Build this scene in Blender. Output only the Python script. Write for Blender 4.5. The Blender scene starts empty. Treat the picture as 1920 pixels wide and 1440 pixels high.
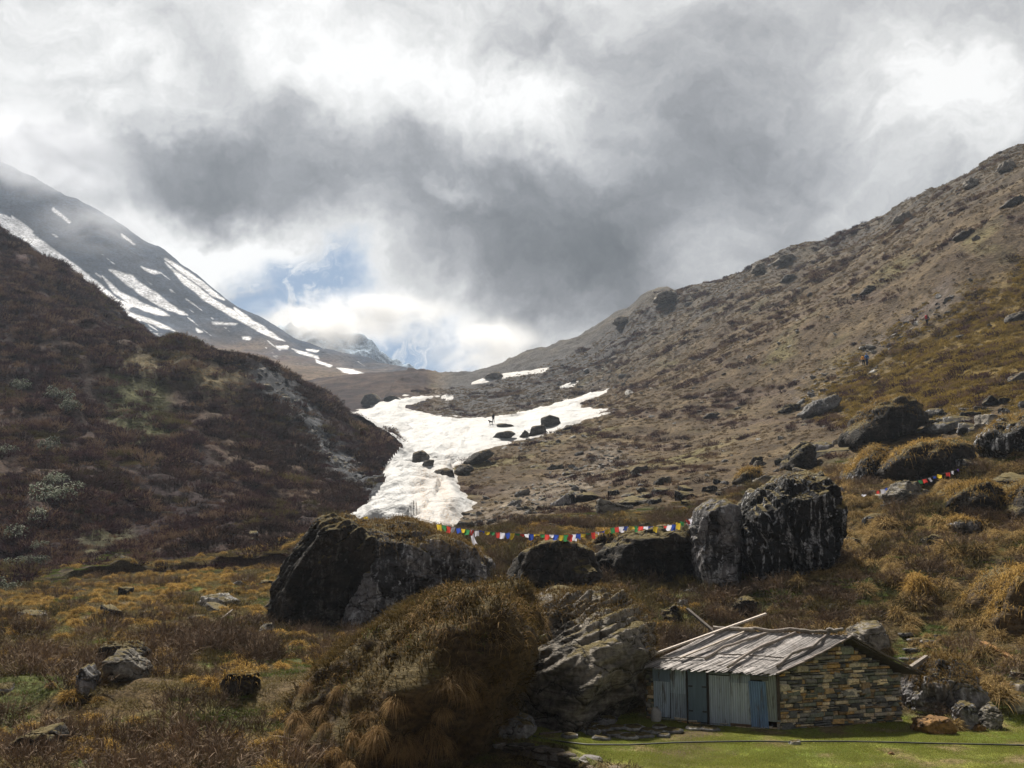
EXPO = 1.85
HAZE = 0.00016
DENOISE = True
import bpy, math, random
import numpy as np
from mathutils import Vector, Matrix, Euler

rng = np.random.default_rng(7)
random.seed(7)
SC = bpy.context.scene
COL = SC.collection

# ------------------------------------------------------------------ camera frame
F, VH, CAMZ = 2000.0, 1000.0, 5.5          # focal length in px of a 1920 frame, horizon row, eye height
PITCH = math.atan((VH - 720) / F)
CP, SP = math.cos(PITCH), math.sin(PITCH)


def P(u, v, d):
    """world point seen at pixel (u, v) at forward distance d metres"""
    u, v, d = np.asarray(u, float), np.asarray(v, float), np.asarray(d, float)
    rx, ry = (u - 960) / F, (720 - v) / F
    dy, dz = CP - ry * SP, SP + ry * CP
    s = d / dy
    return np.stack(np.broadcast_arrays(rx * s, d, CAMZ + dz * s), -1)


def proj(x, y, z):
    zz = z - CAMZ
    f = y * CP + zz * SP
    up = -y * SP + zz * CP
    f = np.where(f < 0.5, 0.5, f)
    return 960 + F * x / f, 720 - F * up / f


def on_level(u, v, z=0.0):
    """world point of pixel (u, v) on the level plane z"""
    rx, ry = (u - 960) / F, (720 - v) / F
    dy, dz = CP - ry * SP, SP + ry * CP
    s = (z - CAMZ) / dz
    return np.array([rx * s, dy * s, z])


# ------------------------------------------------------------------ numeric noise
_perm = np.random.default_rng(11).permutation(256)
_perm = np.concatenate([_perm, _perm, _perm])
_g = np.random.default_rng(12).normal(size=(256, 3))
_g /= np.linalg.norm(_g, axis=1)[:, None]


def perlin(p):
    p = np.asarray(p, float)
    i = np.floor(p).astype(int)
    f = p - i
    i &= 255
    w = f * f * f * (f * (f * 6 - 15) + 10)
    out = 0
    for dx in (0, 1):
        wx = w[:, 0] if dx else 1 - w[:, 0]
        for dy in (0, 1):
            wy = w[:, 1] if dy else 1 - w[:, 1]
            for dz in (0, 1):
                wz = w[:, 2] if dz else 1 - w[:, 2]
                h = _perm[_perm[_perm[i[:, 0] + dx] + i[:, 1] + dy] + i[:, 2] + dz]
                d = f - (dx, dy, dz)
                out = out + wx * wy * wz * np.einsum('ij,ij->i', _g[h], d)
    return out * 1.6


def fbm(p, octv=4, gain=0.5, lac=2.03, ridge=False):
    p = np.asarray(p, float)
    a, s, t = 1.0, 0.0, 0.0
    for k in range(octv):
        n = perlin(p + 17.3 * k)
        if ridge:
            n = 1 - 2 * np.abs(n)
        s = s + a * n
        t += a
        a *= gain
        p = p * lac
    return s / t


def n2(x, y, scale, octv=4, seed=0.0, gain=0.5):
    return fbm(np.stack([x / scale, y / scale, np.full_like(x, 3.7 + seed)], -1), octv, gain)


def sstep(a, b, x):
    t = np.clip((x - a) / (b - a), 0, 1)
    return t * t * (3 - 2 * t)


def poly_sd(px, py, poly):
    """signed distance to a polygon, positive inside"""
    poly = np.asarray(poly, float)
    best = np.full(px.shape, 1e18)
    ins = np.zeros(px.shape, bool)
    n = len(poly)
    for k in range(n):
        ax, ay = poly[k]
        bx, by = poly[(k + 1) % n]
        ex, ey = bx - ax, by - ay
        wx, wy = px - ax, py - ay
        t = np.clip((wx * ex + wy * ey) / (ex * ex + ey * ey + 1e-12), 0, 1)
        best = np.minimum(best, (wx - ex * t) ** 2 + (wy - ey * t) ** 2)
        c = (ay > py) != (by > py)
        ins ^= c & (px < (bx - ax) * (py - ay) / ((by - ay) if by != ay else 1e-12) + ax)
    d = np.sqrt(best)
    return np.where(ins, d, -d)


def line_d(px, py, pts):
    best = np.full(px.shape, 1e18)
    for (ax, ay), (bx, by) in zip(pts[:-1], pts[1:]):
        ex, ey = bx - ax, by - ay
        t = np.clip(((px - ax) * ex + (py - ay) * ey) / (ex * ex + ey * ey + 1e-12), 0, 1)
        best = np.minimum(best, (px - ax - ex * t) ** 2 + (py - ay - ey * t) ** 2)
    return np.sqrt(best)


def pchip_slopes(x, y):
    """Fritsch-Carlson slopes along axis 0"""
    h = np.diff(x, axis=0)
    d = np.diff(y, axis=0) / h
    m = np.zeros_like(y)
    w1, w2 = 2 * h[1:] + h[:-1], h[1:] + 2 * h[:-1]
    ok = d[1:] * d[:-1] > 0
    dd0 = np.where(ok, d[:-1], 1)
    dd1 = np.where(ok, d[1:], 1)
    m[1:-1] = np.where(ok, (w1 + w2) / (w1 / dd0 + w2 / dd1), 0)
    m[0], m[-1] = d[0], d[-1]
    return m


def hermite(x0, x1, y0, y1, m0, m1, x):
    h = x1 - x0
    t = np.clip((x - x0) / h, 0, 1)
    t2, t3 = t * t, t * t * t
    return (2 * t3 - 3 * t2 + 1) * y0 + (t3 - 2 * t2 + t) * h * m0 + (-2 * t3 + 3 * t2) * y1 + (t3 - t2) * h * m1


def pchip1(xs, ys, x):
    xs, ys = np.asarray(xs, float), np.asarray(ys, float)
    m = pchip_slopes(xs, ys)
    i = np.clip(np.searchsorted(xs, x) - 1, 0, len(xs) - 2)
    return hermite(xs[i], xs[i + 1], ys[i], ys[i + 1], m[i], m[i + 1], np.clip(x, xs[0], xs[-1]))


# ------------------------------------------------------------------ mesh helpers
def mesh_np(name, v, quads, smooth=True):
    """mesh from numpy arrays; quads (n,4) or tris (n,3)"""
    v = np.ascontiguousarray(v, np.float32)
    q = np.ascontiguousarray(quads, np.int32)
    k = q.shape[1]
    me = bpy.data.meshes.new(name)
    me.vertices.add(len(v))
    me.vertices.foreach_set('co', v.ravel())
    me.loops.add(q.size)
    me.loops.foreach_set('vertex_index', q.ravel())
    me.polygons.add(len(q))
    me.polygons.foreach_set('loop_start', np.arange(0, q.size, k, dtype=np.int32))
    try:
        me.polygons.foreach_set('loop_total', np.full(len(q), k, np.int32))
    except Exception:
        pass
    me.polygons.foreach_set('use_smooth', np.full(len(q), smooth, bool))
    me.update(calc_edges=True)
    return me


def set_attr(me, name, data, typ='FLOAT_COLOR', dom='POINT'):
    a = me.attributes.new(name, typ, dom)
    data = np.asarray(data, np.float32)
    if typ == 'FLOAT_COLOR':
        if data.shape[1] == 3:
            data = np.concatenate([data, np.ones((len(data), 1), np.float32)], 1)
        a.data.foreach_set('color', data.ravel())
    elif typ == 'FLOAT_VECTOR':
        a.data.foreach_set('vector', data.ravel())
    else:
        a.data.foreach_set('value', data.ravel())


def link(name, me, mats=None, parent=None, loc=None):
    o = bpy.data.objects.new(name, me)
    COL.objects.link(o)
    for m in (mats if isinstance(mats, (list, tuple)) else [mats] if mats else []):
        if me.materials.find(m.name) < 0:
            me.materials.append(m)
    if parent is not None:
        o.parent = parent
    if loc is not None:
        o.location = loc
    return o


def tag(o, label=None, cat=None, group=None, kind=None):
    for k, v in (('label', label), ('category', cat), ('group', group), ('kind', kind)):
        if v:
            o[k] = v
    return o


def empty(name, loc=(0, 0, 0), rz=0.0):
    o = bpy.data.objects.new(name, None)
    COL.objects.link(o)
    o.location = loc
    o.rotation_euler = (0, 0, rz)
    o.empty_display_size = 0.2
    return o


class MB:
    """collects boxes, tubes and faces for ONE mesh"""
    def __init__(self):
        self.v, self.f, self.c = [], [], []

    def add(self, vs, fs, col=None):
        b = len(self.v)
        self.v += [tuple(p) for p in vs]
        self.f += [tuple(b + i for i in f) for f in fs]
        self.c += [col] * len(fs)

    def hexa(self, p, col=None):
        """eight corners: bottom 4 (ccw) then top 4"""
        self.add(p, [(3, 2, 1, 0), (4, 5, 6, 7), (0, 1, 5, 4), (1, 2, 6, 5), (2, 3, 7, 6), (3, 0, 4, 7)], col)

    def beam(self, a, b, w, h, up=(0, 0, 1), col=None, taper=1.0):
        a, b = Vector(a), Vector(b)
        t = (b - a).normalized()
        s = t.cross(Vector(up)).normalized()
        n = s.cross(t)
        q = []
        for p, k in ((a, 1), (b, taper)):
            for sx, sn in ((-1, -1), (1, -1), (1, 1), (-1, 1)):
                q.append(p + s * sx * w / 2 * k + n * sn * h / 2 * k)
        self.hexa(q, col)

    def tube(self, pts, rad, n=8, col=None):
        pts = [Vector(p) for p in pts]
        rad = rad if isinstance(rad, (list, tuple)) else [rad] * len(pts)
        vs, fs = [], []
        for i, p in enumerate(pts):
            t = (pts[min(i + 1, len(pts) - 1)] - pts[max(i - 1, 0)]).normalized()
            ref = Vector((0, 0, 1)) if abs(t.z) < 0.9 else Vector((1, 0, 0))
            s = t.cross(ref).normalized()
            m = s.cross(t)
            for k in range(n):
                a = 2 * math.pi * k / n
                vs.append(p + (s * math.cos(a) + m * math.sin(a)) * rad[i])
        for i in range(len(pts) - 1):
            for k in range(n):
                a, b = i * n + k, i * n + (k + 1) % n
                fs.append((a, b, b + n, a + n))
        fs.append(tuple(reversed(range(n))))
        fs.append(tuple(range((len(pts) - 1) * n, len(pts) * n)))
        self.add(vs, fs, col)

    def build(self, name, mats, parent=None, smooth=False, loc=None):
        me = bpy.data.meshes.new(name)
        me.from_pydata(self.v, [], self.f)
        me.update()
        if smooth:
            me.polygons.foreach_set('use_smooth', [True] * len(me.polygons))
        if any(c is not None for c in self.c):
            a = me.attributes.new('col', 'FLOAT_COLOR', 'FACE')
            dat = []
            for c in self.c:
                c = c or (0.2, 0.2, 0.2)
                dat += [c[0], c[1], c[2], 1.0]
            a.data.foreach_set('color', dat)
        return link(name, me, mats, parent, loc)


# ------------------------------------------------------------------ node helper
class NB:
    def __init__(self, nt):
        self.nt = nt

    def n(self, typ, ins=None, out=0, **props):
        nd = self.nt.nodes.new(typ)
        for k, v in props.items():
            setattr(nd, k, v)
        for k, v in (ins or {}).items():
            s = nd.inputs[k]
            if isinstance(v, bpy.types.NodeSocket):
                self.nt.links.new(v, s)
            else:
                s.default_value = v
        return nd.outputs[out]

    def math(self, op, a, b=0.0, clamp=False):
        return self.n('ShaderNodeMath', {0: a, 1: b}, operation=op, use_clamp=clamp)

    def vmath(self, op, a, b=(0, 0, 0), out=0):
        return self.n('ShaderNodeVectorMath', {0: a, 1: b}, out=out, operation=op)

    def mix(self, fac, a, b, blend='MIX'):
        nd = self.nt.nodes.new('ShaderNodeMix')
        nd.data_type = 'RGBA'
        nd.blend_type = blend
        for s, v in ((nd.inputs[0], fac), (nd.inputs[6], a), (nd.inputs[7], b)):
            if isinstance(v, bpy.types.NodeSocket):
                self.nt.links.new(v, s)
            elif isinstance(v, (tuple, list)):
                s.default_value = (v[0], v[1], v[2], 1)
            else:
                s.default_value = v
        return nd.outputs[2]

    def ramp(self, fac, a, b, lo=0.0, hi=1.0, smooth=True):
        return self.n('ShaderNodeMapRange', {0: fac, 1: a, 2: b, 3: lo, 4: hi},
                      interpolation_type='SMOOTHSTEP' if smooth else 'LINEAR')

    def noise(self, vec, scale, detail=4, rough=0.55, dist=0.0, out=0):
        return self.n('ShaderNodeTexNoise', {'Vector': vec, 'Scale': scale, 'Detail': detail, 'Roughness': rough,
                                             'Distortion': dist}, out=out)

    def attr(self, name, out=0):
        return self.n('ShaderNodeAttribute', out=out, attribute_name=name)

    def bump(self, h, strength=0.5, dist=0.1, normal=None):
        ins = {'Height': h, 'Strength': strength, 'Distance': dist}
        if normal is not None:
            ins['Normal'] = normal
        return self.n('ShaderNodeBump', ins)


def material(name):
    m = bpy.data.materials.new(name)
    m.use_nodes = True
    nt = m.node_tree
    nt.nodes.clear()
    b = NB(nt)
    out = nt.nodes.new('ShaderNodeOutputMaterial')

    def finish(col, rough=0.9, normal=None, spec=0.2, metal=0.0, transl=None):
        ins = {'Base Color': col if isinstance(col, bpy.types.NodeSocket) else (*col, 1), 'Roughness': rough, 'Metallic': metal,
               'Specular IOR Level': spec}
        if normal is not None:
            ins['Normal'] = normal
        s = b.n('ShaderNodeBsdfPrincipled', ins)
        if transl:
            t = b.n('ShaderNodeBsdfTranslucent', {'Color': ins['Base Color']})
            s = b.n('ShaderNodeMixShader', {0: transl, 1: s, 2: t})
        nt.links.new(s, out.inputs['Surface'])
        return m
    return m, b, finish, out
# ------------------------------------------------------------------ terrain: surveyed lines of the valley, from near to far
Y0 = 20.0
A_GRID = np.linspace(-0.85, 0.85, 3401)
KEY_PX = [   # each line: (u, v, distance)
    # K4 foot of the frame
    [(-500, 1430, 21), (300, 1425, 21), (520, 1430, 22), (700, 1455, 24), (900, 1462, 24), (1000, 1440, 25), (1500, 1440, 25), (1920, 1440, 25), (2500, 1430, 25)],
    # K5
    [(-500, 1240, 33), (0, 1240, 34), (300, 1235, 35), (550, 1235, 36), (800, 1265, 36), (1000, 1312, 35), (1250, 1322, 34.5), (1550, 1320, 35), (1720, 1310, 34.5), (1800, 1300, 34), (1920, 1275, 34), (2500, 1230, 34)],
    # K6
    [(-500, 1140, 52), (0, 1133, 54), (300, 1125, 54), (500, 1135, 52), (650, 1155, 50), (800, 1150, 48), (1000, 1130, 46), (1250, 1140, 45), (1400, 1140, 45), (1550, 1120, 45), (1700, 1100, 45), (1920, 1060, 45), (2500, 980, 45)],
    # K7 foot of the dark hill, terrace of the flags
    [(-500, 1130, 70), (0, 1112, 70), (120, 1095, 71), (210, 1082, 72), (320, 1072, 74), (430, 1064, 74), (530, 1060, 74), (650, 1040, 70), (750, 1012, 68), (900, 1012, 66), (1000, 1012, 62), (1150, 1022, 62), (1300, 1035, 62), (1450, 1000, 62), (1600, 955, 62), (1750, 925, 62), (1920, 895, 62), (2500, 800, 62)],
    # K8
    [(-500, 930, 100), (0, 905, 100), (200, 910, 105), (400, 935, 110), (530, 958, 105), (620, 990, 92), (700, 988, 90), (800, 987, 88), (880, 982, 90), (950, 960, 95), (1050, 935, 100), (1200, 905, 100), (1350, 880, 98), (1500, 850, 95), (1650, 820, 92), (1800, 795, 90), (1920, 770, 90), (2500, 640, 90)],
    # K9
    [(-500, 600, 150), (0, 650, 150), (200, 715, 150), (400, 785, 150), (530, 825, 150), (640, 868, 147), (700, 900, 140), (740, 905, 135), (800, 898, 133), (850, 890, 135), (950, 870, 138), (1050, 850, 142), (1200, 830, 145), (1350, 800, 145), (1500, 760, 142), (1650, 715, 138), (1800, 635, 135), (1920, 575, 135), (2500, 340, 130)],
    # K10 crest of the dark hill
    [(-500, 180, 210), (-200, 345, 210), (0, 440, 205), (50, 466, 205), (100, 490, 205), (150, 525, 205), (200, 562, 205), (250, 602, 205), (300, 640, 205), (350, 665, 205), (400, 682, 205), (450, 692, 205), (500, 697, 205), (530, 709, 204), (560, 720, 202), (590, 738, 200), (620, 761, 198), (650, 783, 195), (680, 802, 192), (710, 820, 188), (740, 840, 184), (768, 858, 179), (800, 852, 178), (900, 815, 190), (1000, 800, 200), (1100, 780, 200), (1250, 730, 198), (1400, 670, 190), (1550, 595, 178), (1700, 515, 170), (1800, 448, 165), (1920, 375, 162), (2500, 60, 155)],
    # K11 hollow behind it
    [(-500, 420, 255), (0, 580, 255), (200, 680, 255), (350, 770, 255), (530, 795, 255), (650, 805, 252), (720, 808, 250), (770, 806, 245), (850, 795, 240), (940, 791, 236), (1000, 776, 245), (1100, 755, 245), (1250, 690, 245), (1400, 600, 235), (1550, 530, 215), (1700, 435, 203), (1800, 375, 195), (1920, 308, 190), (2500, -40, 185)],
    # K12
    [(-500, 640, 330), (0, 720, 330), (350, 780, 330), (530, 778, 330), (600, 760, 325), (680, 762, 320), (750, 752, 320), (850, 748, 320), (950, 738, 315), (1020, 716, 312), (1100, 690, 310), (1250, 612, 300), (1400, 536, 285), (1550, 486, 265), (1700, 410, 240), (1800, 349, 226), (1920, 294, 216), (2500, -80, 212)],
    # K13 saddle and right-hand skyline
    [(-500, 700, 450), (0, 745, 450), (350, 750, 450), (530, 735, 430), (600, 715, 420), (640, 712, 420), (700, 706, 420), (780, 703, 420), (830, 711, 420), (880, 707, 410), (915, 699, 408), (940, 690, 405), (980, 670, 400), (1000, 664, 398), (1030, 659, 396), (1050, 650, 395), (1080, 640, 393), (1110, 622, 390), (1150, 598, 384), (1185, 578, 376), (1200, 566, 370), (1225, 552, 362), (1250, 546, 358), (1268, 549, 354), (1290, 543, 350), (1330, 540, 342), (1360, 531, 338), (1390, 518, 332), (1410, 506, 327), (1420, 500, 323), (1440, 494, 320), (1470, 479, 313), (1500, 470, 303), (1550, 462, 296), (1600, 440, 286), (1660, 415, 276), (1700, 395, 266), (1760, 364, 256), (1800, 346, 249), (1820, 336, 245), (1870, 308, 240), (1920, 284, 236), (2050, 215, 232), (2500, -100, 230)],
]


def build_keys():
    ys, zs = [], []
    ones = np.ones_like(A_GRID)
    for y, z in ((-12, 5.0), (1, 3.9), (8, 2.6)):
        ys.append(ones * y)
        zs.append(ones * z)
    # K3: dips towards the terrace of the hut
    a = A_GRID
    ys.append(ones * 16.5)
    zs.append(np.interp(a, [-0.3, -0.12, 0.05, 0.3], [1.3, 0.6, 0.0, 0.0]))
    for kl in KEY_PX:
        k = np.array(kl, float)
        p = P(k[:, 0], k[:, 1], k[:, 2])
        aa = p[:, 0] / (p[:, 1] + Y0)
        ys.append(pchip1(aa, p[:, 1], a))
        zs.append(pchip1(aa, p[:, 2], a))
    ys.append(ys[-1] + 60)
    zs.append(zs[-1] - 22)
    ys.append(ys[-1] + 150)
    zs.append(zs[-1] - 60)
    return np.array(ys), np.array(zs)


KY, KZ = build_keys()
KM = pchip_slopes(KY, KZ)
NK = len(KY)


def key_at(a, arr):
    t = np.clip((a - A_GRID[0]) / (A_GRID[1] - A_GRID[0]), 0, len(A_GRID) - 1.001)
    i = t.astype(int)
    f = t - i
    return arr[:, i] * (1 - f) + arr[:, i + 1] * f


LAWN = [on_level(*p)[:2] for p in ((925, 1381), (955, 1366), (1010, 1352), (1225, 1342), (1700, 1346), (1790, 1368), (1850, 1368),
                                   (1960, 1345), (2150, 1345), (2300, 1470), (2000, 1560), (1290, 1560), (1170, 1455), (1080, 1408), (1000, 1394))]
LAWN = np.array(LAWN)


def lawn_sd(x, y):
    return poly_sd(x, y, LAWN)


def ground_z(x, y, detail=True):
    x, y = np.asarray(x, float), np.asarray(y, float)
    sh = x.shape
    x, y = x.ravel(), y.ravel()
    a = x / (y + Y0)
    ky, kz, km = key_at(a, KY), key_at(a, KZ), key_at(a, KM)
    i = np.clip((ky <= y).sum(0) - 1, 0, NK - 2)
    c = np.arange(len(x))
    z = hermite(ky[i, c], ky[i + 1, c], kz[i, c], kz[i + 1, c], km[i, c], km[i + 1, c], y)
    z = z + rel(x, y, i, ky, c)
    return z.reshape(sh)


def rel(x, y, i, ky, c):
    """relief on top of the surveyed lines"""
    far = sstep(60, 160, y)
    h = n2(x, y, 3.2, 4, 1.0) * (0.34 * (1 - far)) + n2(x, y, 9.0, 3, 2.0) * (0.35 + 0.35 * far)
    h += far * (n2(x, y, 26.0, 5, 3.0) * 1.5 + n2(x, y, 5.0, 3, 4.0) * 0.4)
    u, v = proj(x, y, CAMZ + 0 * x)
    # rough crags near the right-hand skyline
    crag = (i >= 11) & (x > -40)
    h += np.where(crag, np.maximum(0, fbm(np.stack([x / 16, y / 16, 0 * x + 9], -1), 4, 0.55, ridge=True)) * 2.0 - 0.6, 0)
    # gullies down the dark hill
    hill = (i >= 7) & (i <= 10) & (x < -8)
    h += np.where(hill, fbm(np.stack([x / 14 + y / 40, y / 60, 0 * x + 5], -1), 3) * 1.1, 0)
    sh_ = P(330, 715, 158)
    h += 5.0 * np.exp(-(((x - sh_[0]) / 25) ** 2 + ((y - sh_[1]) / 15) ** 2))
    sh2 = P(470, 740, 168)
    h += 3.0 * np.exp(-(((x - sh2[0]) / 14) ** 2 + ((y - sh2[1]) / 14) ** 2))
    sh3 = P(190, 650, 186)
    h -= 5.0 * np.exp(-(((x - sh3[0]) / 16) ** 2 + ((y - sh3[1]) / 16) ** 2))
    h += hill * (n2(x, y, 11.0, 3, 8.5) * 1.3 + np.abs(n2(x, y, 4.6, 3, 8.8)) * 1.5)
    rug = sstep(6, 14, x) * sstep(36, 44, y) * sstep(100, 72, y) * sstep(-.35, .1, n2(x, y, 16.0, 2, 95) + .2)
    rr_ = fbm(np.stack([x / 6.5 + y * .05, y / 5.0, 0 * x + 31], -1), 4, .5, ridge=True)
    tt_ = n2(x, y, 7.0, 3, 96) * 3.2
    h += rug * (np.clip(rr_, -.3, 1) * .85 + (np.floor(tt_) + sstep(.65, 1.0, tt_ - np.floor(tt_))) * .38)
    near = sstep(5, 20, y)
    h *= 0.25 + 0.75 * near
    L = sstep(-0.9, 0.25, lawn_sd(x, y))
    if True:
        a = x / (y + Y0)
        z0 = hermite(ky[i, c], ky[i + 1, c], *[k for k in (key_at(a, KZ)[i, c], key_at(a, KZ)[i + 1, c], key_at(a, KM)[i, c], key_at(a, KM)[i + 1, c])], y)
        flat = 0.03 * n2(x, y, 1.5, 3, 6.0) + 0.05 * n2(x, y, 5.0, 2, 7.0)
        # terrace edge: the ground drops in front of the dry-stone wall
        drop = sstep(1240, 1160, 960 + F * x / np.maximum(y, 1)) * sstep(30.5, 27.0, y) * (y > 10) * (L < 0.5)
        h = h * (1 - L) + L * (flat - z0) - drop * (1 - L) * 0.75
    return h


def make_grid():
    nr = [4, 8, 16, 34, 84, 84, 64, 60, 70, 76, 44, 56, 60, 12, 4]
    na = 1000
    a = np.linspace(-0.80, 0.80, na)
    ky = key_at(a, KY)
    rows, key_rows = [], []
    for k, n in enumerate(nr):
        for j in range(n):
            t = j / n
            rows.append(ky[k] * (1 - t) + ky[k + 1] * t)
            key_rows.append(k)
    rows.append(ky[-1])
    key_rows.append(NK - 2)
    y = np.array(rows)
    x = a[None, :] * (y + Y0)
    return x, y, np.array(key_rows)


GX, GY, GROW = make_grid()
GZ = ground_z(GX, GY)

# ------------------------------------------------------------------ colour of the ground cover (plant and soil patches)
SNOW = [(610, 1000), (690, 930), (715, 880), (640, 800), (560, 790), (640, 772), (680, 766), (703, 757), (738, 742), (800, 739), (826, 738), (832, 741),
        (765, 763), (800, 773), (850, 781), (905, 781), (950, 777), (1000, 763), (1050, 752), (1098, 737), (1140, 728), (1146, 738),
        (1092, 757), (1112, 763), (1150, 769), (1112, 786), (1060, 806), (1012, 820), (960, 834), (905, 846), (872, 862), (850, 884), (862, 903),
        (866, 925), (897, 945), (873, 968), (858, 985), (830, 1000)]
SNOW2 = [(884, 719), (910, 708), (950, 700), (1000, 694), (1030, 690), (1020, 697), (985, 702), (940, 709), (905, 717)]
SNOW3 = [(1044, 729), (1062, 720), (1085, 714), (1078, 722), (1058, 731)]
SNOW4 = [(826, 746), (838, 739), (850, 742), (848, 748), (836, 750)]


def zone(u, v, pts, soft, wob=0.0, nz=None):
    s = poly_sd(u, v, pts)
    if nz is not None:
        s = s + nz * wob
    return sstep(-soft, soft, s)


def ground_colour(x, y, z):
    """albedo of soil, litter and plant cover"""
    u, v = proj(x, y, z)
    n1 = n2(x, y, 6.0, 4, 20)
    n3 = n2(x, y, 1.6, 4, 21)
    nb = n2(x, y, 22.0, 4, 22)
    ns = n2(x + y * 0.4, y * 0.25, 5.0, 4, 23)
    C = lambda *c: np.array(c)[None, :]
    L = lambda a, b, t: a * (1 - t[:, None]) + b * t[:, None]
    # meadow
    c = L(C(.058, .041, .022), C(.110, .078, .038), sstep(-.35, .4, n1))
    c = L(c, C(.060, .072, .022), sstep(.12, .38, n2(x, y, 4.5, 3, 24)) * .9)
    c = L(c, C(.024, .017, .011), sstep(.1, .45, n3) * .7)
    # dark left hill
    hz = sstep(64, 76, y) * sstep(30, -5, u - np.interp(v, [700, 850, 975, 1060], [800, 800, 700, 560]))
    hc = L(C(.020, .012, .013), C(.056, .037, .029), sstep(-.25, .35, nb + n1 * .5))
    hc = L(hc, C(.052, .027, .030), sstep(-100, 150, 560 - v + 0 * u) * .7)
    nzp = nb * 30 + n1 * 14
    hc = L(hc, C(.105, .086, .048), zone(u, v, [(200, 660), (330, 662), (470, 700), (440, 760), (380, 740), (330, 700), (240, 690)], 22, 1, nzp))
    hc = L(hc, C(.070, .074, .030), zone(u, v, [(210, 700), (300, 720), (330, 820), (250, 830), (190, 770)], 22, 1, nzp) * .8)
    hc = L(hc, C(.060, .058, .030), zone(u, v, [(130, 940), (190, 900), (290, 1030), (270, 1060), (140, 1040)], 20, 1, nzp) * .8)
    hc = L(hc, C(.092, .064, .044), zone(u, v, [(400, 760), (520, 760), (660, 900), (560, 960), (420, 900)], 45, 1.4, nzp) * .7)
    scr = sstep(50, 12, line_d(u, v, [(505, 712), (560, 770), (610, 835), (660, 890), (715, 925)]) + n1 * 26 + n3 * 12)
    hc = L(hc, L(C(.042, .047, .055), C(.145, .152, .165), sstep(.0, .5, n2(x, y, 1.1, 3, 30))), scr * .85)
    c = L(c, hc, hz)
    # right-hand slope: dry khaki grass, shrub streaks, scree
    rz = sstep(62, 96, y) * (1 - hz)
    rc = L(C(.064, .046, .029), C(.108, .080, .047), sstep(-.3, .4, n1 + ns * .6))
    rc = L(rc, C(.066, .047, .038), sstep(.05, .45, ns + nb * .4) * .75)
    rc = L(rc, C(.130, .118, .050), sstep(.15, .5, n2(x, y, 13, 3, 25)) * .6)
    dark = sstep(-60, 70, (x - 0) * 0 + np.interp(u, [760, 1000, 1150, 1300, 1500, 1700, 1920], [900, 760, 690, 610, 525, 440, 320]) - v + nb * 50)
    rc = L(rc, L(C(.062, .056, .052), C(.085, .072, .055), sstep(-.2, .3, n1)), dark)
    rc = L(rc, C(.060, .058, .060), zone(u, v, [(750, 700), (900, 690), (1060, 640), (1250, 560), (1200, 660), (1060, 740), (900, 785), (800, 770)], 30, 1, nzp) * .8)
    scr2 = sstep(46, 8, line_d(u, v, [(1780, 560), (1700, 622), (1630, 678), (1560, 720), (1510, 745)]) + n1 * 42)
    rc = L(rc, L(C(.070, .058, .054), C(.17, .15, .142), sstep(-.05, .4, n2(x, y, 1.0, 3, 31))), scr2 * .6)
    scr3 = sstep(40, 10, line_d(u, v, [(1150, 860), (1020, 930), (940, 962), (870, 985)]) + n1 * 40)
    rc = L(rc, L(C(.11, .088, .068), C(.20, .168, .132), sstep(-.1, .4, n2(x, y * .4, 1.0, 3, 32))), scr3 * .8)
    gold = zone(u, v, [(1540, 745), (1700, 640), (1830, 570), (1940, 510), (2100, 430), (2100, 700), (1930, 735), (1750, 760), (1600, 765)], 55, 1.6, nzp)
    rc = L(rc, L(C(.135, .094, .024), C(.060, .042, .018), sstep(.0, .35, n3)), gold * .85)
    # brown moor beyond the snow
    moor = sstep(250, 300, y) * sstep(860, 800, u)
    rc = L(rc, L(C(.085, .066, .050), C(.13, .098, .068), sstep(-.2, .4, n1)), moor)
    c = L(c, rc, rz)
    # lawn of the terrace
    g = sstep(-0.5, 0.15, lawn_sd(x, y) + n3 * 0.35)
    lc = L(C(.105, .140, .024), C(.185, .190, .044), sstep(-.3, .4, n3))
    lc = L(lc, C(.150, .112, .058), sstep(-.04, .26, n2(x, y, 1.4, 5, 40)) * .9)
    lc = L(lc, C(.060, .043, .026), sstep(1.1, .2, line_d(x, y, [tuple(on_level(1300, 1358)[:2]), tuple(on_level(1325, 1385)[:2]), tuple(on_level(1240, 1432)[:2])]) + n3 * .7) * .75)
    bare = sstep(9, 2, line_d(u, v, [(1290, 1432), (1380, 1412)])) * .8
    lc = L(lc, C(.075, .055, .032), bare)
    c = L(c, lc, g)
    # greener hollows of the meadow and by the hut
    for pts in ([(330, 1100), (430, 1090), (540, 1085), (520, 1110), (400, 1125)], [(370, 1230), (440, 1205), (470, 1225), (400, 1270)],
                [(130, 1440), (150, 1390), (200, 1380), (190, 1440)], [(20, 1165), (150, 1150), (160, 1185), (30, 1190)],
                [(580, 1165), (640, 1160), (640, 1185), (590, 1195)], [(1640, 1250), (1720, 1170), (1790, 1150), (1760, 1290), (1690, 1290)],
                [(1240, 1110), (1310, 1100), (1320, 1150), (1230, 1160)], [(1600, 1060), (1700, 1050), (1690, 1085), (1600, 1090)]):
        c = L(c, L(C(.052, .076, .016), C(.085, .098, .026), sstep(-.2, .3, n3)), zone(u, v, pts, 10, 18, n3) * (y < 75) * .9)
    return np.clip(c, .004, 1)


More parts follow.
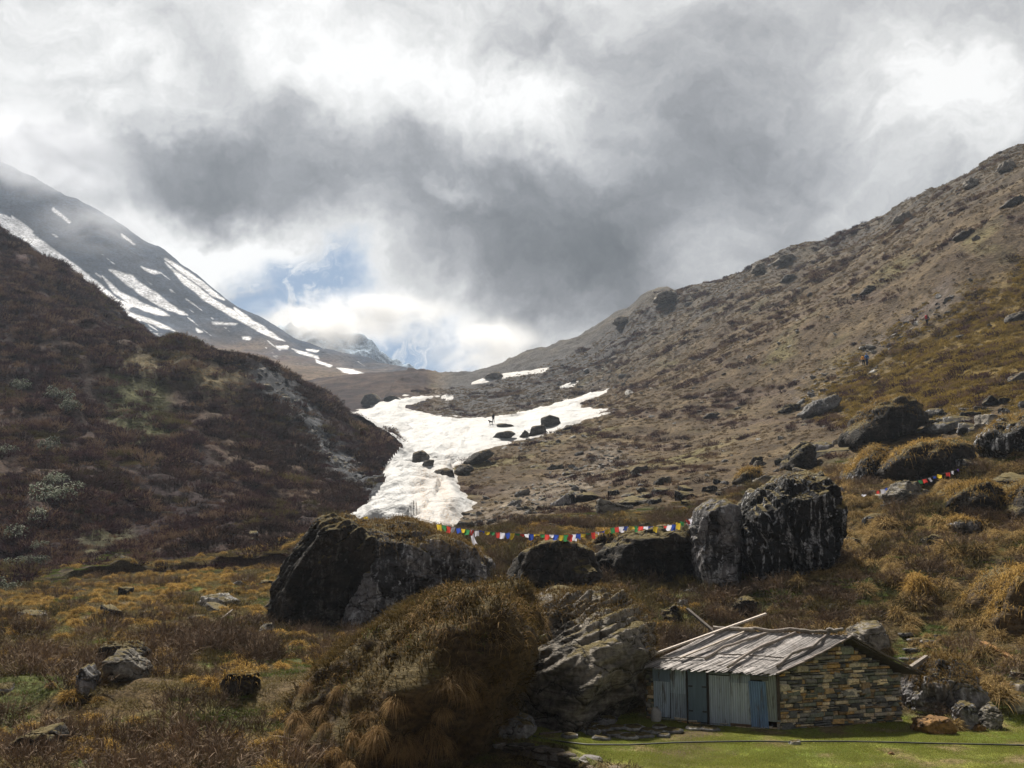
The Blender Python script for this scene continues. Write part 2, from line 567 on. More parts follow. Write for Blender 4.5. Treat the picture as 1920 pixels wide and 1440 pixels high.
def sheet(name, x, y, z, sel, mat, colour, kind='structure', label=None, cat=None, smooth=True, extra=None):
    """one terrain object from the faces of a grid for which sel is true"""
    R, A = x.shape
    idx = np.arange(R * A).reshape(R, A)
    q = np.stack([idx[:-1, :-1], idx[:-1, 1:], idx[1:, 1:], idx[1:, :-1]], -1)[sel]
    used = np.zeros(R * A, bool)
    used[q.ravel()] = True
    re = np.cumsum(used) - 1
    v = np.stack([x.ravel(), y.ravel(), z.ravel()], -1)[used]
    me = mesh_np(name, v, re[q], smooth)
    set_attr(me, 'col', colour(v[:, 0], v[:, 1], v[:, 2]) if callable(colour) else colour.reshape(-1, 3)[used])
    if extra is not None:
        for k, arr in extra.items():
            set_attr(me, k, arr.ravel()[used], 'FLOAT')
    o = link(name, me, mat)
    tag(o, label, cat, None, kind)
    return o


# ---- materials of the ground
def ground_material(name, fine=14.0, bump_d=0.06, strength=0.8):
    m, b, fin, _ = material(name)
    pos = b.n('ShaderNodeNewGeometry', out=0)
    c = b.attr('col')
    nz = b.noise(pos, fine, 6, .65)
    nz2 = b.noise(pos, fine * .17, 5, .6)
    c = b.mix(1.0, c, b.ramp(nz, .25, .75, .45, 1.6), 'MULTIPLY')
    c = b.mix(1.0, c, b.ramp(nz2, .3, .7, .7, 1.3), 'MULTIPLY')
    h = b.math('ADD', nz, b.math('MULTIPLY', nz2, 1.5))
    return fin(c, .95, b.bump(h, strength, bump_d), .08)


M_GROUND = ground_material('soil_and_turf', 9.0, .10)
M_SLOPE = ground_material('slope_cover', 2.4, .35, .9)
M_FAR = ground_material('far_cover', .55, 1.2, .8)


def snow_material():
    m, b, fin, _ = material('old_snow')
    pos = b.n('ShaderNodeNewGeometry', out=0)
    n1 = b.noise(pos, .35, 6, .6)
    n2_ = b.noise(b.vmath('MULTIPLY', pos, (1, .35, 1)), 1.6, 5, .6)
    n3_ = b.noise(pos, 6, 3, .6)
    c = b.mix(b.ramp(n1, .45, .75, 0, .35), (.395, .40, .405), (.30, .29, .275))
    c = b.mix(b.ramp(n2_, .57, .80, 0, .6), c, (.26, .215, .17))
    d = b.attr('dirt', 2)
    c = b.mix(b.math('MULTIPLY', d, b.ramp(n3_, .42, .62)), c, (.34, .26, .19))
    h = b.math('ADD', b.math('MULTIPLY', n1, 2.0), b.math('MULTIPLY', n2_, .8))
    return fin(c, .7, b.bump(h, .65, .6), .25)


M_SNOW = snow_material()

# ---- split of the main sheet: meadow, hillside, slope
gu, gv = proj(GX, GY, GZ)
fx, fy = GX[:-1, :-1], GY[:-1, :-1]
fu, fvv = gu[:-1, :-1], gv[:-1, :-1]
frow = GROW[:-1][:, None] + 0 * fx.astype(int)
a_col = fx / (fy + Y0)
hill_sel = (frow >= 6 + 1) & (frow <= 9) & (fu < np.interp(fvv, [690, 850, 900, 940, 985, 1060], [790, 785, 740, 715, 640, 560]))
slope_sel = (frow >= 7) & ~hill_sel
ground_sel = ~(hill_sel | slope_sel)
GC = ground_colour(GX.ravel(), GY.ravel(), GZ.ravel()).reshape(GX.shape + (3,))
sheet('ground', GX, GY, GZ, ground_sel, M_GROUND, GC, label='rough brown meadow with green lawn terrace around the stone hut', cat='ground')
sheet('hillside', GX, GY, GZ, hill_sel, M_SLOPE, GC, label='dark maroon shrub covered hillside left of the snow gully', cat='hill')
sheet('mountain_slope', GX, GY, GZ, slope_sel, M_SLOPE, GC, label='dry khaki mountain slope rising right of the snow gully', cat='hill')

# ---- snow in the gully: a sheet of its own lying on the ground
su, sv = gu, gv
wob = n2(GX.ravel(), GY.ravel(), 4.0, 4, 50).reshape(GX.shape)
wob2 = n2(GX.ravel(), GY.ravel(), 11.0, 3, 51).reshape(GX.shape)
ssd = poly_sd(su, sv, SNOW) + wob * 11 + wob2 * 6
for s in (SNOW2, SNOW3, SNOW4):
    ssd = np.maximum(ssd, poly_sd(su, sv, s) * 2.2 + 5 + wob * 4)
edge_ = np.interp(sv, [690, 840, 858, 876, 915, 937, 952, 972, 1000, 1060], [770, 765, 752, 722, 730, 712, 688, 668, 630, 550])
ssd = np.where((GROW <= 9)[:, None] & (su < edge_ - 8), -50, ssd)
ok = (GROW >= 7)[:, None] & (GROW <= 13)[:, None]
ssd = np.where(ok, ssd, -50)
thick = sstep(-4, 26, ssd) * 1.0 - .12
smooth_rel = n2(GX.ravel(), GY.ravel(), 5.0, 3, 4.0).reshape(GX.shape) * .4      # the snow buries the small humps
SZ = GZ + np.where(ssd > -6, thick - smooth_rel * sstep(0, 20, ssd), -.6)
sel = (ssd[:-1, :-1] > -5) & (ssd[1:, 1:] > -5) & (ssd[:-1, 1:] > -5) & (ssd[1:, :-1] > -5)
track = np.minimum(line_d(su, sv, [(925, 792), (890, 806), (850, 838), (838, 850), (842, 868), (820, 905), (835, 950), (838, 985)]),
                   line_d(su, sv, [(800, 880), (790, 930), (800, 985)]))
dirt = sstep(34, 0, track) * sstep(840, 930, sv) * .9 + sstep(4.0, .5, track) * .5 + sstep(14, 2, ssd) * .5
SZ = SZ + np.where(ssd > 0, .35 * n2(GX.ravel(), GY.ravel(), 4.5, 3, 92).reshape(GX.shape) * sstep(4, 20, ssd) + n2(GX.ravel(), GY.ravel(), 13.0, 4, 90).reshape(GX.shape) * 1.0 * sstep(0, 30, ssd), 0)
SZ = np.where(ssd > 8, np.maximum(SZ, GZ + .12), SZ)
sheet('snow', GX, GY, SZ, sel, M_SNOW, GC, label='old white snowfield filling the gully with brown dirt streaks', cat='snow', extra={'dirt': np.clip(dirt, 0, 1)})

# ------------------------------------------------------------------ far mountain on the left, with snow streaks
MKEY = [
    [(-900, 900, 300), (0, 800, 400), (350, 765, 420), (500, 760, 425), (650, 752, 430), (750, 742, 440), (900, 742, 445), (1000, 760, 450)],
    [(-900, 620, 500), (-200, 560, 500), (0, 585, 510), (200, 640, 510), (350, 668, 510), (500, 693, 500), (600, 702, 490), (700, 704, 470), (800, 713, 460), (900, 730, 455), (1000, 745, 460)],
    [(-900, -50, 640), (-200, 400, 630), (0, 470, 630), (100, 510, 625), (200, 552, 620), (300, 595, 615), (400, 640, 600), (500, 668, 570), (600, 684, 540), (700, 696, 520), (800, 708, 490), (900, 722, 480), (1000, 735, 480)],
    [(-900, -400, 800), (-400, 40, 800), (-200, 180, 780), (0, 309, 760), (60, 340, 748), (100, 362, 740), (160, 390, 735), (200, 412, 730), (240, 437, 724), (280, 462, 716), (300, 470, 712), (350, 510, 704), (400, 546, 694), (450, 580, 684), (500, 610, 672), (540, 636, 660), (552, 643, 656), (580, 652, 640), (620, 660, 618), (650, 668, 604), (700, 677, 572), (750, 690, 540), (800, 702, 512), (840, 709, 500), (870, 715, 495), (1000, 728, 490)],
]


def build_mountain():
    na = 760
    aL, aR = (-900 - 960) / F * .97, (1000 - 960) / F
    a = np.linspace(-.62, .015, na)
    ys, zs = [], []
    for kl in MKEY:
        k = np.array(kl, float)
        p = P(k[:, 0], k[:, 1], k[:, 2])
        aa = p[:, 0] / p[:, 1]
        ys.append(pchip1(aa, p[:, 1], a))
        zs.append(pchip1(aa, p[:, 2], a))
    ys.append(ys[-1] + 90)
    zs.append(zs[-1] - 60)
    ys, zs = np.array(ys), np.array(zs)
    m = pchip_slopes(ys, zs)
    X, Y, Z = [], [], []
    for k, n in enumerate((70, 110, 150, 12)):
        for j in range(n + (k == 3)):
            t = j / n
            y = ys[k] * (1 - t) + ys[k + 1] * t
            X.append(a * y)
            Y.append(y)
            Z.append(hermite(ys[k], ys[k + 1], zs[k], zs[k + 1], m[k], m[k + 1], y))
    X, Y, Z = np.array(X), np.array(Y), np.array(Z)
    x, y = X.ravel(), Y.ravel()
    h = n2(x, y, 60, 5, 60) * 4 + fbm(np.stack([x / 26 + y / 50, y / 110, 0 * x + 8], -1), 4, ridge=True) * 2.2
    Z = Z + (h * sstep(440, 560, y)).reshape(X.shape)
    u, v = proj(x, y, Z.ravel())
    L = lambda a_, b_, t: a_ * (1 - t[:, None]) + b_ * t[:, None]
    C = lambda *c: np.array(c)[None, :]
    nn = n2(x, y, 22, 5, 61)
    c = L(C(.018, .032, .058), C(.044, .060, .090), sstep(-.3, .4, nn))  # blue of the distant haze is mixed into the rock colour
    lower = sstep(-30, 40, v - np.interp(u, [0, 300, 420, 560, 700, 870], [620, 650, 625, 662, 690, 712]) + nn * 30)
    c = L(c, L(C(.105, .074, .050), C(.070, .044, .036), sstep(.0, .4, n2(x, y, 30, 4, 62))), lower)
    # snow lying in streaks down the fall line
    wobs = n2(x, y, 7, 4, 63) * 7 + n2(x, y, 20, 3, 64) * 5
    s = np.full(x.shape, -99.)
    STREAK = [[(-30, 392), (12, 404), (100, 466), (160, 512), (220, 560), (250, 574), (240, 580), (180, 552), (110, 500), (40, 445), (-30, 418)],
              [(205, 506), (225, 510), (250, 517), (262, 530), (300, 555), (335, 580), (352, 591), (335, 588), (300, 574), (262, 551), (230, 526)],
              [(192, 518), (225, 548), (262, 566), (300, 582), (318, 592), (290, 590), (250, 574), (215, 550)],
              [(310, 492), (345, 520), (372, 538), (395, 558), (440, 585), (485, 608), (535, 640), (510, 634), (470, 612), (420, 584), (372, 554), (345, 532)],
              [(310, 486), (340, 502), (372, 523), (402, 548), (420, 562), (400, 556), (365, 528), (335, 508)],
              [(440, 578), (470, 598), (500, 616), (480, 611), (455, 596)],
              [(0, 400), (28, 420), (30, 424), (0, 407)], [(22, 405), (62, 434), (60, 437), (24, 410)],
              [(100, 390), (132, 416), (130, 418), (98, 394)], [(228, 438), (253, 458), (250, 459), (228, 443)],
              [(235, 580), (268, 596), (262, 601), (238, 588)], [(255, 590), (300, 605), (332, 622), (300, 614), (262, 598)],
              [(325, 630), (392, 655), (388, 660), (322, 634)], [(345, 642), (384, 660), (380, 663), (344, 646)],
              [(518, 648), (540, 649), (538, 654), (520, 652)], [(548, 654), (596, 668), (598, 673), (566, 664)],
              [(592, 674), (622, 686), (618, 688), (594, 679)], [(632, 690), (662, 694), (688, 704), (665, 703), (640, 695)],
              [(455, 632), (470, 634), (468, 637), (456, 635)], [(575, 655), (596, 658), (594, 660), (576, 657)],
              [(368, 616), (378, 622), (372, 623)], [(265, 500), (280, 505), (302, 512), (290, 514), (272, 506)], [(398, 604), (445, 607), (440, 609), (400, 607)]]
    for pts in STREAK:
        s = np.maximum(s, poly_sd(u, v, pts))
    s = sstep(-2.6, 1.0, s + wobs * .38)
    ac, al_ = u * .60 - v * .80, u * .80 + v * .60
    thin = fbm(np.stack([ac / 9, al_ / 110, 0 * u + 5], -1), 3) + .35 * n2(x, y, 9, 3, 66)
    zn = sstep(0, 25, v - np.interp(u, [0, 160, 280, 420, 550], [395, 440, 480, 560, 640])) * sstep(30, 0, v - np.interp(u, [0, 200, 420, 560], [560, 610, 640, 662]))
    s = np.maximum(s, sstep(.40, .50, thin) * zn * .65)
    c = L(c, C(.70, .70, .72), s)
    sheet('mountain', X, Y, Z, np.ones((X.shape[0] - 1, X.shape[1] - 1), bool), M_FAR, c.reshape(X.shape + (3,)),
          label='far blue grey mountain flank streaked with snow, its top in mist', cat='mountain')


build_mountain()


# ------------------------------------------------------------------ distant snow peak behind the saddle
def build_peak():
    na, nr = 220, 120
    X = np.linspace(-330, 60, na)[None, :] + np.zeros((nr, 1))
    Y = np.linspace(780, 960, nr)[:, None] + np.zeros((1, na))
    x, y = X.ravel(), Y.ravel()
    top = np.interp(x, [-330, -235, -180, -128, -95, -60, -30, 60], [140, 172, 178, 166, 148, 124, 98, 40])
    z = top - np.abs(y - 900) * .95
    z = z + fbm(np.stack([x / 42, y / 42, 0 * x + 3], -1), 5, .55, ridge=True) * 12
    u, v = proj(x, y, z)
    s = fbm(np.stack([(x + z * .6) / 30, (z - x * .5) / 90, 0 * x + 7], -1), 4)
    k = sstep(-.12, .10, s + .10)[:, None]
    c = np.array([.085, .130, .190])[None] * (1 - k) + np.array([.27, .34, .42])[None] * k  # rock and snow tinted blue and flattened, haze painted into the colours
    sheet('distant_mountain', X, Y, z.reshape(X.shape), np.ones((nr - 1, na - 1), bool), M_FAR, c.reshape(X.shape + (3,)), label='distant snow streaked peak glimpsed through cloud beyond the saddle', cat='mountain')


build_peak()
# ------------------------------------------------------------------ ray to the ground
_dd = np.geomspace(12, 470, 2600)


def ground_hit(u, v):
    """distance at which pixel (u, v) meets the ground"""
    p = P(u, v, _dd)
    g = ground_z(p[:, 0], p[:, 1])
    k = np.nonzero(p[:, 2] <= g)[0]
    k = k[k > 0]
    return float(_dd[k[0]]) if len(k) else None


def at_ground(u, v):
    d = ground_hit(u, v) or 60.0
    p = P(u, v, d)
    return np.array([p[0], p[1], float(ground_z(p[0], p[1]))])


# ------------------------------------------------------------------ rock surfaces
def rock_material(name, dark, light, lichen=(.34, .33, .31), spots=.0, streaks=.0, moss=.0, moss_col=(.060, .046, .016), tilt=.35, patch=.5, scale=1.0, layer=1.0, cracks=1.0):
    m, b, fin, _ = material(name)
    pos = b.n('ShaderNodeTexCoord', out=3)
    nrm = b.n('ShaderNodeNewGeometry', out=1)
    sp = b.n('ShaderNodeMapping', {'Vector': pos, 'Rotation': (.1, tilt, .3), 'Scale': (.7 * scale, .7 * scale, (1.0 + 4.5 * layer) * scale)})
    strata = b.noise(sp, 1.3, 7, .62, .35)
    big = b.noise(pos, .55 * scale, 5, .6, .3)
    fine = b.noise(pos, 7.0 * scale, 6, .68)
    c = b.mix(b.ramp(big, .5 - .17 * patch, .5 + .17 * patch), dark, light)
    c = b.mix(b.ramp(strata, .32, .68, .0, .15 + .40 * layer), c, tuple(min(1, x * 1.5) for x in light))
    c = b.mix(1.0, c, b.ramp(fine, .2, .8, .35, 1.75), 'MULTIPLY')
    crack = b.n('ShaderNodeTexVoronoi', {'Vector': b.n('ShaderNodeMapping', {'Vector': b.vmath('ADD', pos, b.vmath('SCALE', b.noise(pos, 1.5, 3, out=1), (0, 0, 0))), 'Rotation': (.1, tilt, .3), 'Scale': (.5, .5, 1.6)}), 'Scale': 1.1 * scale},
                feature='DISTANCE_TO_EDGE')
    if streaks:
        sv_ = b.noise(b.vmath('MULTIPLY', pos, (2.6, 2.6, .28)), 1.6, 6, .6, .5)
        sm = b.math('MULTIPLY', b.ramp(sv_, .57 - .06 * streaks, .63), b.ramp(fine, .35, .6))
        sm = b.math('MULTIPLY', sm, b.ramp(big, .30, .48))
        c = b.mix(b.math('MULTIPLY', sm, min(1, streaks)), c, lichen)
    if spots:
        s2 = b.noise(pos, 3.4 * scale, 5, .7, .2)
        s3 = b.math('MULTIPLY', b.ramp(s2, .60, .66), b.ramp(b.noise(pos, .9, 3), .44, .60))
        c = b.mix(b.math('MULTIPLY', s3, min(1, spots)), c, lichen)
    if moss:
        up = b.n('ShaderNodeSeparateXYZ', {0: nrm}, out=2)
        mk = b.math('ADD', up, b.ramp(big, .2, .8, -.35, .35, False))
        c = b.mix(b.ramp(mk, .75 - .45 * moss, .95 - .40 * moss), c, b.mix(b.ramp(fine, .3, .7), moss_col, tuple(x * 2.0 for x in moss_col)))
    c = b.mix(b.ramp(crack, .035, .0, 0, .75 * cracks), c, (.006, .005, .005))
    h = b.math('ADD', b.math('MULTIPLY', strata, 1.2), b.math('MULTIPLY', fine, .55))
    h = b.math('ADD', h, b.ramp(crack, 0, .07, -.9 * cracks, 0))
    return fin(c, .88, b.bump(h, .75, .16), .18)


R_BLACK = rock_material('black_lichen_rock', (.006, .006, .006), (.020, .018, .018), (.40, .40, .41), layer=.15, spots=1.0, streaks=1.0, moss=.25)
R_BLACKB = rock_material('dark_brown_rock', (.008, .007, .006), (.034, .028, .023), (.17, .16, .15), layer=.5, spots=.5, streaks=.4, moss=.45)
R_GREYBLK = rock_material('grey_black_rock', (.008, .007, .007), (.150, .143, .146), (.42, .42, .43), layer=.15, spots=1.0, streaks=.9, moss=.25, patch=.45)
R_GREY = rock_material('grey_schist', (.060, .055, .048), (.150, .138, .120), (.32, .30, .27), spots=.3, moss=.12, tilt=-.5)
R_OUT = rock_material('outcrop_schist', (.045, .039, .033), (.200, .180, .154), (.30, .28, .25), spots=.4, moss=.05, tilt=-.62, scale=.8)
R_PALE = rock_material('pale_schist', (.16, .155, .15), (.30, .29, .275), (.45, .44, .42), spots=.3, moss=.05)
R_SLATE = rock_material('slate_slab', (.075, .075, .078), (.155, .150, .148), (.33, .32, .30), spots=.2, moss=.05, tilt=.05)
R_OCHRE = rock_material('ochre_stone', (.10, .055, .022), (.20, .115, .045), (.22, .2, .17), spots=.2)
R_SNOWB = rock_material('gully_boulder_rock', (.030, .028, .027), (.080, .074, .068), (.2, .19, .18), spots=.2, moss=.25, moss_col=(.07, .05, .025))
R_MOUND = rock_material('turf_soil', (.035, .024, .013), (.075, .050, .024), (.1, .09, .06), moss=.5, moss_col=(.050, .036, .012), cracks=0)

_ico = {}


def ico(k):
    if k not in _ico:
        import bmesh
        bm = bmesh.new()
        bmesh.ops.create_icosphere(bm, subdivisions=k, radius=1)
        v = np.array([p.co[:] for p in bm.verts])
        f = np.array([[p.index for p in q.verts] for q in bm.faces])
        bm.free()
        _ico[k] = (v / np.linalg.norm(v, axis=1)[:, None], f)
    return _ico[k]


def plane_radius(dirs, planes, p):
    s = 0
    for n, h in planes:
        c = np.maximum(dirs @ n, 0) / h
        s = s + c ** p
    return s ** (-1.0 / p)


def rough_up(v, d, size, seed, rough, strata, tilt=.4):
    """break the planes of a rock into ledges, knobs and cracks"""
    o = seed * 13.7
    q = v / size
    w = q + np.stack([fbm(q * 1.7 + o + 60 + 9 * k, 3) for k in range(3)], -1) * .22
    f = fbm(w * 1.1 + o, 5, .55) * rough * 1.5
    f = f + fbm(w * 4.2 + o, 5, .62) * rough * .50
    f = f - np.maximum(0, fbm(w * 1.9 + o + 40, 5, .55, ridge=True) - .30) * rough * 1.1
    kn = fbm(w * 3.1 + o + 80, 3, .5)
    f = f + (np.floor(kn * 6) / 6) * rough * .55
    if strata:
        ax = np.array([math.sin(tilt) * .9, .25, math.cos(tilt)])
        for mul, am in ((6.5, 1.0), (15.0, .45)):
            s = ((w * .35 + q * .65) @ ax) * mul + fbm(q * 1.0 + o + 9 + mul, 3) * 1.1
            fr = s % 1.0
            step = np.sin(np.floor(s) * 12.9898 + seed) * .5
            f = f + am * strata * (step * 1.1 + np.where(fr < .88, fr - .5, (.88 - fr) * 7 + .38) * .9)
    return v + d * (f * size)[:, None]


FOOT = []      # footprints of rocks (x, y, rx, ry)


def outline_rock(name, label, cat, poly, thick, mat, sub=5, d=None, base=None, facets=6, rough=.08, strata=.03, sharp=14, seed=0, front=(.05, -1, .25),
                 group=None, tilt=.4, cutmin=.72, extra=()):
    """a boulder whose bounding planes follow a measured outline, with its own depth front to back"""
    poly = np.array(poly, float)
    r = np.random.default_rng(100 + seed)
    ub, vb = (base if base else (poly[:, 0].mean(), poly[:, 1].max() - .12 * np.ptp(poly[:, 1])))
    if d is None:
        d = ground_hit(ub, vb)
        if d is None:
            d = 300.0
        d = d + thick * .38
    w = P(poly[:, 0], poly[:, 1], d)
    c = w.mean(0)
    q = (w - c)[:, [0, 2]]
    area = np.sum(q[:, 0] * np.roll(q[:, 1], -1) - np.roll(q[:, 0], -1) * q[:, 1])
    if area < 0:
        q = q[::-1]
    planes = []
    for i in range(len(q)):
        e = q[(i + 1) % len(q)] - q[i]
        L = np.linalg.norm(e)
        if L < 1e-6:
            continue
        n = np.array([e[1], -e[0]]) / L
        h = max(n @ q[i], .12 * math.sqrt(abs(area)))
        planes.append((np.array([n[0], 0, n[1]]), h))
        for yy in (-1, 1):
            m_ = np.array([n[0], yy * .75, n[1]])
            planes.append((m_ / np.linalg.norm(m_), (h + .75 * thick / 2 * .80) / 1.25))
    for fr, k in ((np.array(front, float), 1.0), (np.array((-front[0], 1, .1), float), 1.0)):
        planes.append((fr / np.linalg.norm(fr), thick / 2 * k))
    dirs, fc = ico(sub)
    R = plane_radius(dirs, planes, sharp)
    v = dirs * R[:, None]
    for _ in range(int(facets * 1.8)):
        n = r.normal(size=3) * (1, .9, .8)
        n[1] = -abs(n[1]) if r.random() < .75 else n[1]
        n /= np.linalg.norm(n)
        cut = r.uniform(cutmin, .94) if n[1] < -.35 else r.uniform(max(.84, cutmin), .97)
        planes.append((n, (v @ n).max() * cut))
    for n, k in extra:
        n = np.array(n, float) / np.linalg.norm(n)
        planes.append((n, (v @ n).max() * k))
    if facets:
        sharp = sharp * 3.2
    R = plane_radius(dirs, planes, sharp)
    v = dirs * R[:, None]
    size = math.sqrt(abs(area) / 2)
    v = rough_up(v, dirs, size, seed + 1.0, rough, strata, tilt)
    me = mesh_np(name, v, fc)
    o = link(name, me, mat, None, c)
    tag(o, label, cat, group)
    FOOT.append((c[0], c[1], np.ptp(v[:, 0]) / 2, np.ptp(v[:, 1]) / 2))
    return o


def mesh_vn(o):
    me = o.data
    v = np.empty(len(me.vertices) * 3, np.float32)
    n = np.empty(len(me.vertices) * 3, np.float32)
    me.vertices.foreach_get('co', v)
    me.vertices.foreach_get('normal', n)
    return v.reshape(-1, 3).astype(float), n.reshape(-1, 3).astype(float)


# ------------------------------------------------------------------ blades, twigs and leaves
def strips(root, dirs, length, width, droop, segs=3, r=rng, tip=.15):
    """curved tapering strips: arrays of vertices, quads, tone per vertex"""
    n = len(root)
    t = np.linspace(0, 1, segs + 1)
    side = np.cross(dirs, r.normal(size=(n, 3)))
    side /= np.linalg.norm(side, axis=1)[:, None] + 1e-9
    p = root[:, None] + dirs[:, None] * (length[:, None] * t)[..., None]
    p[..., 2] -= droop[:, None] * length[:, None] * t ** 2
    wd = width[:, None] * (1 - (1 - tip) * t)
    a = p - side[:, None] * wd[..., None] / 2
    b_ = p + side[:, None] * wd[..., None] / 2
    v = np.stack([a, b_], 2).reshape(-1, 3)
    base = (np.arange(n) * (segs + 1) * 2)[:, None]
    k = np.arange(segs)[None, :] * 2
    q = np.stack([base + k, base + k + 1, base + k + 3, base + k + 2], -1).reshape(-1, 4)
    tone = np.repeat(r.random(n), (segs + 1) * 2)
    tt = np.tile(np.repeat(t, 2), n)
    return v, q, tone, tt


def cat_strips(parts):
    vs, qs, to, tt, b0 = [], [], [], [], 0
    for v, q, a, c in parts:
        vs.append(v)
        qs.append(q + b0)
        to.append(a)
        tt.append(c)
        b0 += len(v)
    return np.concatenate(vs), np.concatenate(qs), np.concatenate(to), np.concatenate(tt)


def strip_mesh(name, data):
    v, q, tone, tt = data
    me = mesh_np(name, v, q, True)
    set_attr(me, 'tone', tone, 'FLOAT')
    set_attr(me, 'along', tt, 'FLOAT')
    return me


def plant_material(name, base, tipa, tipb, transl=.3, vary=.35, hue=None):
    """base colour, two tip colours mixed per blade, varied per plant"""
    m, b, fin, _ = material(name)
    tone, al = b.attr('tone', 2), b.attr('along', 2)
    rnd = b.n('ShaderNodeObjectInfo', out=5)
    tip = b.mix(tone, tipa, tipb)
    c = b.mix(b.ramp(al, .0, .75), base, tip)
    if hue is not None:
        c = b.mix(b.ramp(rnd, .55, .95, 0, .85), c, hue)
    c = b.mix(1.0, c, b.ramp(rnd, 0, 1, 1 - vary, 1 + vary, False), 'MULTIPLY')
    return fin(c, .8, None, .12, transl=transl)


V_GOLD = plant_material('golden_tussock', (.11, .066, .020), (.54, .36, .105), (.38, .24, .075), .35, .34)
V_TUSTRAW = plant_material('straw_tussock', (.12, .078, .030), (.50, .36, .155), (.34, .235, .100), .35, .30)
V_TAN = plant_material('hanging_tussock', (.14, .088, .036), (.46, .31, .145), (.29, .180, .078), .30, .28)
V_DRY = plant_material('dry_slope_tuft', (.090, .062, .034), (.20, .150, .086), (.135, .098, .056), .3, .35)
V_SWARD = plant_material('meadow_sward', (.085, .065, .028), (.25, .195, .085), (.155, .125, .050), .3, .35)
V_STRAW = plant_material('straw_grass', (.13, .09, .045), (.34, .255, .140), (.22, .160, .080), .35, .3)
V_TWIG = plant_material('bare_brown_twigs', (.080, .057, .040), (.250, .180, .118), (.155, .108, .074), .0, .38)
V_OLIVE = plant_material('olive_shrub', (.050, .040, .018), (.150, .125, .046), (.095, .070, .034), .2, .38)
V_BRUSH = plant_material('brown_hill_brush', (.028, .018, .015), (.112, .070, .056), (.062, .038, .032), .05, .6)
V_HGREEN = plant_material('hill_green', (.035, .040, .016), (.110, .120, .045), (.075, .080, .034), .3, .35)
V_MAROON = plant_material('maroon_shrub', (.026, .014, .016), (.118, .055, .063), (.064, .034, .037), .1, .65, (.150, .105, .066))
V_HEATH = plant_material('mossy_heath', (.044, .030, .012), (.205, .145, .044), (.112, .076, .028), .25, .3)
V_TURF = plant_material('turf_fringe', (.075, .046, .016), (.250, .165, .052), (.145, .090, .030), .3, .25)
V_LAWN = plant_material('lawn_blades', (.060, .084, .016), (.215, .275, .046), (.280, .250, .080), .35, .35)
V_GREEN = plant_material('green_tuft', (.055, .075, .016), (.125, .165, .030), (.095, .120, .034), .35, .3)
V_SILVER = plant_material('silver_leaves', (.035, .042, .025), (.46, .47, .40), (.14, .175, .105), .2, .35)
V_MOSSGOLD = plant_material('gold_cushion', (.11, .075, .020), (.34, .245, .062), (.21, .148, .042), .3, .35)


def turf(parent, name, mat, count, pick, length=.28, width=.022, droop=.7, lean=.7, out=.6, sub=.0, r=rng):
    """grass growing on a rock: blades rooted on the picked part of its surface"""
    v, n = mesh_vn(parent)
    w = pick(v, n)
    w = np.clip(w, 0, None)
    if w.sum() <= 0:
        return None
    i = r.choice(len(v), count, p=w / w.sum())
    root = v[i] + r.normal(size=(count, 3)) * .06
    d = n[i] * out + np.array([0, 0, 1.0]) + r.normal(size=(count, 3)) * lean * .6
    d /= np.linalg.norm(d, axis=1)[:, None]
    root -= n[i] * .05
    L = length * r.uniform(.35, 1.4, count)
    clump = .35 + 1.15 * np.clip(fbm(root * 1.8 + 5, 3) + .45, 0, 1)
    data = strips(root, d, L * clump, width * r.uniform(.7, 1.3, count), droop * r.uniform(.5, 1.4, count), 3, r)
    data = (data[0], data[1], np.clip(data[2] * .6 + np.repeat(np.clip(fbm(root * .8, 3) + .5, 0, 1), 8) * .5, 0, 1), data[3])
    return tag(link(name, strip_mesh(name, data), mat, parent), kind='stuff')


def relz(v):
    return (v[:, 2] - v[:, 2].min()) / np.ptp(v[:, 2])


# ------------------------------------------------------------------ the big boulders
big = outline_rock('boulder', 'broad black boulder with white lichen specks and a grass roof, prayer flags on top', 'boulder',
                   [(648, 1002), (665, 985), (700, 976), (760, 974), (810, 986), (860, 1006), (905, 1030), (932, 1060), (942, 1095), (934, 1140), (780, 1200), (630, 1200), (598, 1150)],
                   7.4, R_GREYBLK, 7, base=(760, 1165), facets=4, cutmin=.9, rough=.085, strata=.022, seed=3, front=(.12, -1, .16), sharp=22, extra=(((-.35, -1, .30), .90), ((.55, -1, .1), .90), ((.1, -.6, 1), .90)))
turf(big, 'grass_cap', V_TURF, 26000, lambda v, n: (n[:, 2] > .30) * (v[:, 2] > .35 * v[:, 2].max()) * (.3 + n[:, 2]) + (n[:, 2] > -.1) * (v[:, 0] > 1.2) * (v[:, 2] > .9 - .32 * (v[:, 0] - 1.2)) * .6, .50, .024, 1.15)
lean = outline_rock('leaning_rock', 'black rock slab with slanting grey face leaning against the boulder', 'boulder',
                    [(529, 1092), (560, 1035), (608, 970), (640, 961), (668, 976), (720, 1010), (730, 1100), (680, 1190), (545, 1192), (526, 1150)],
                    6.0, R_BLACKB, 7, base=(590, 1172), facets=0, rough=.055, strata=.045, seed=8, front=(.45, -1, -.10), tilt=-.95, sharp=70)
turf(lean, 'grass_cap', V_TURF, 2600, lambda v, n: (n[:, 2] > .5) * (v[:, 2] > .72 * v[:, 2].max()) * (v[:, 0] > -1.2), .32, .024, .9)

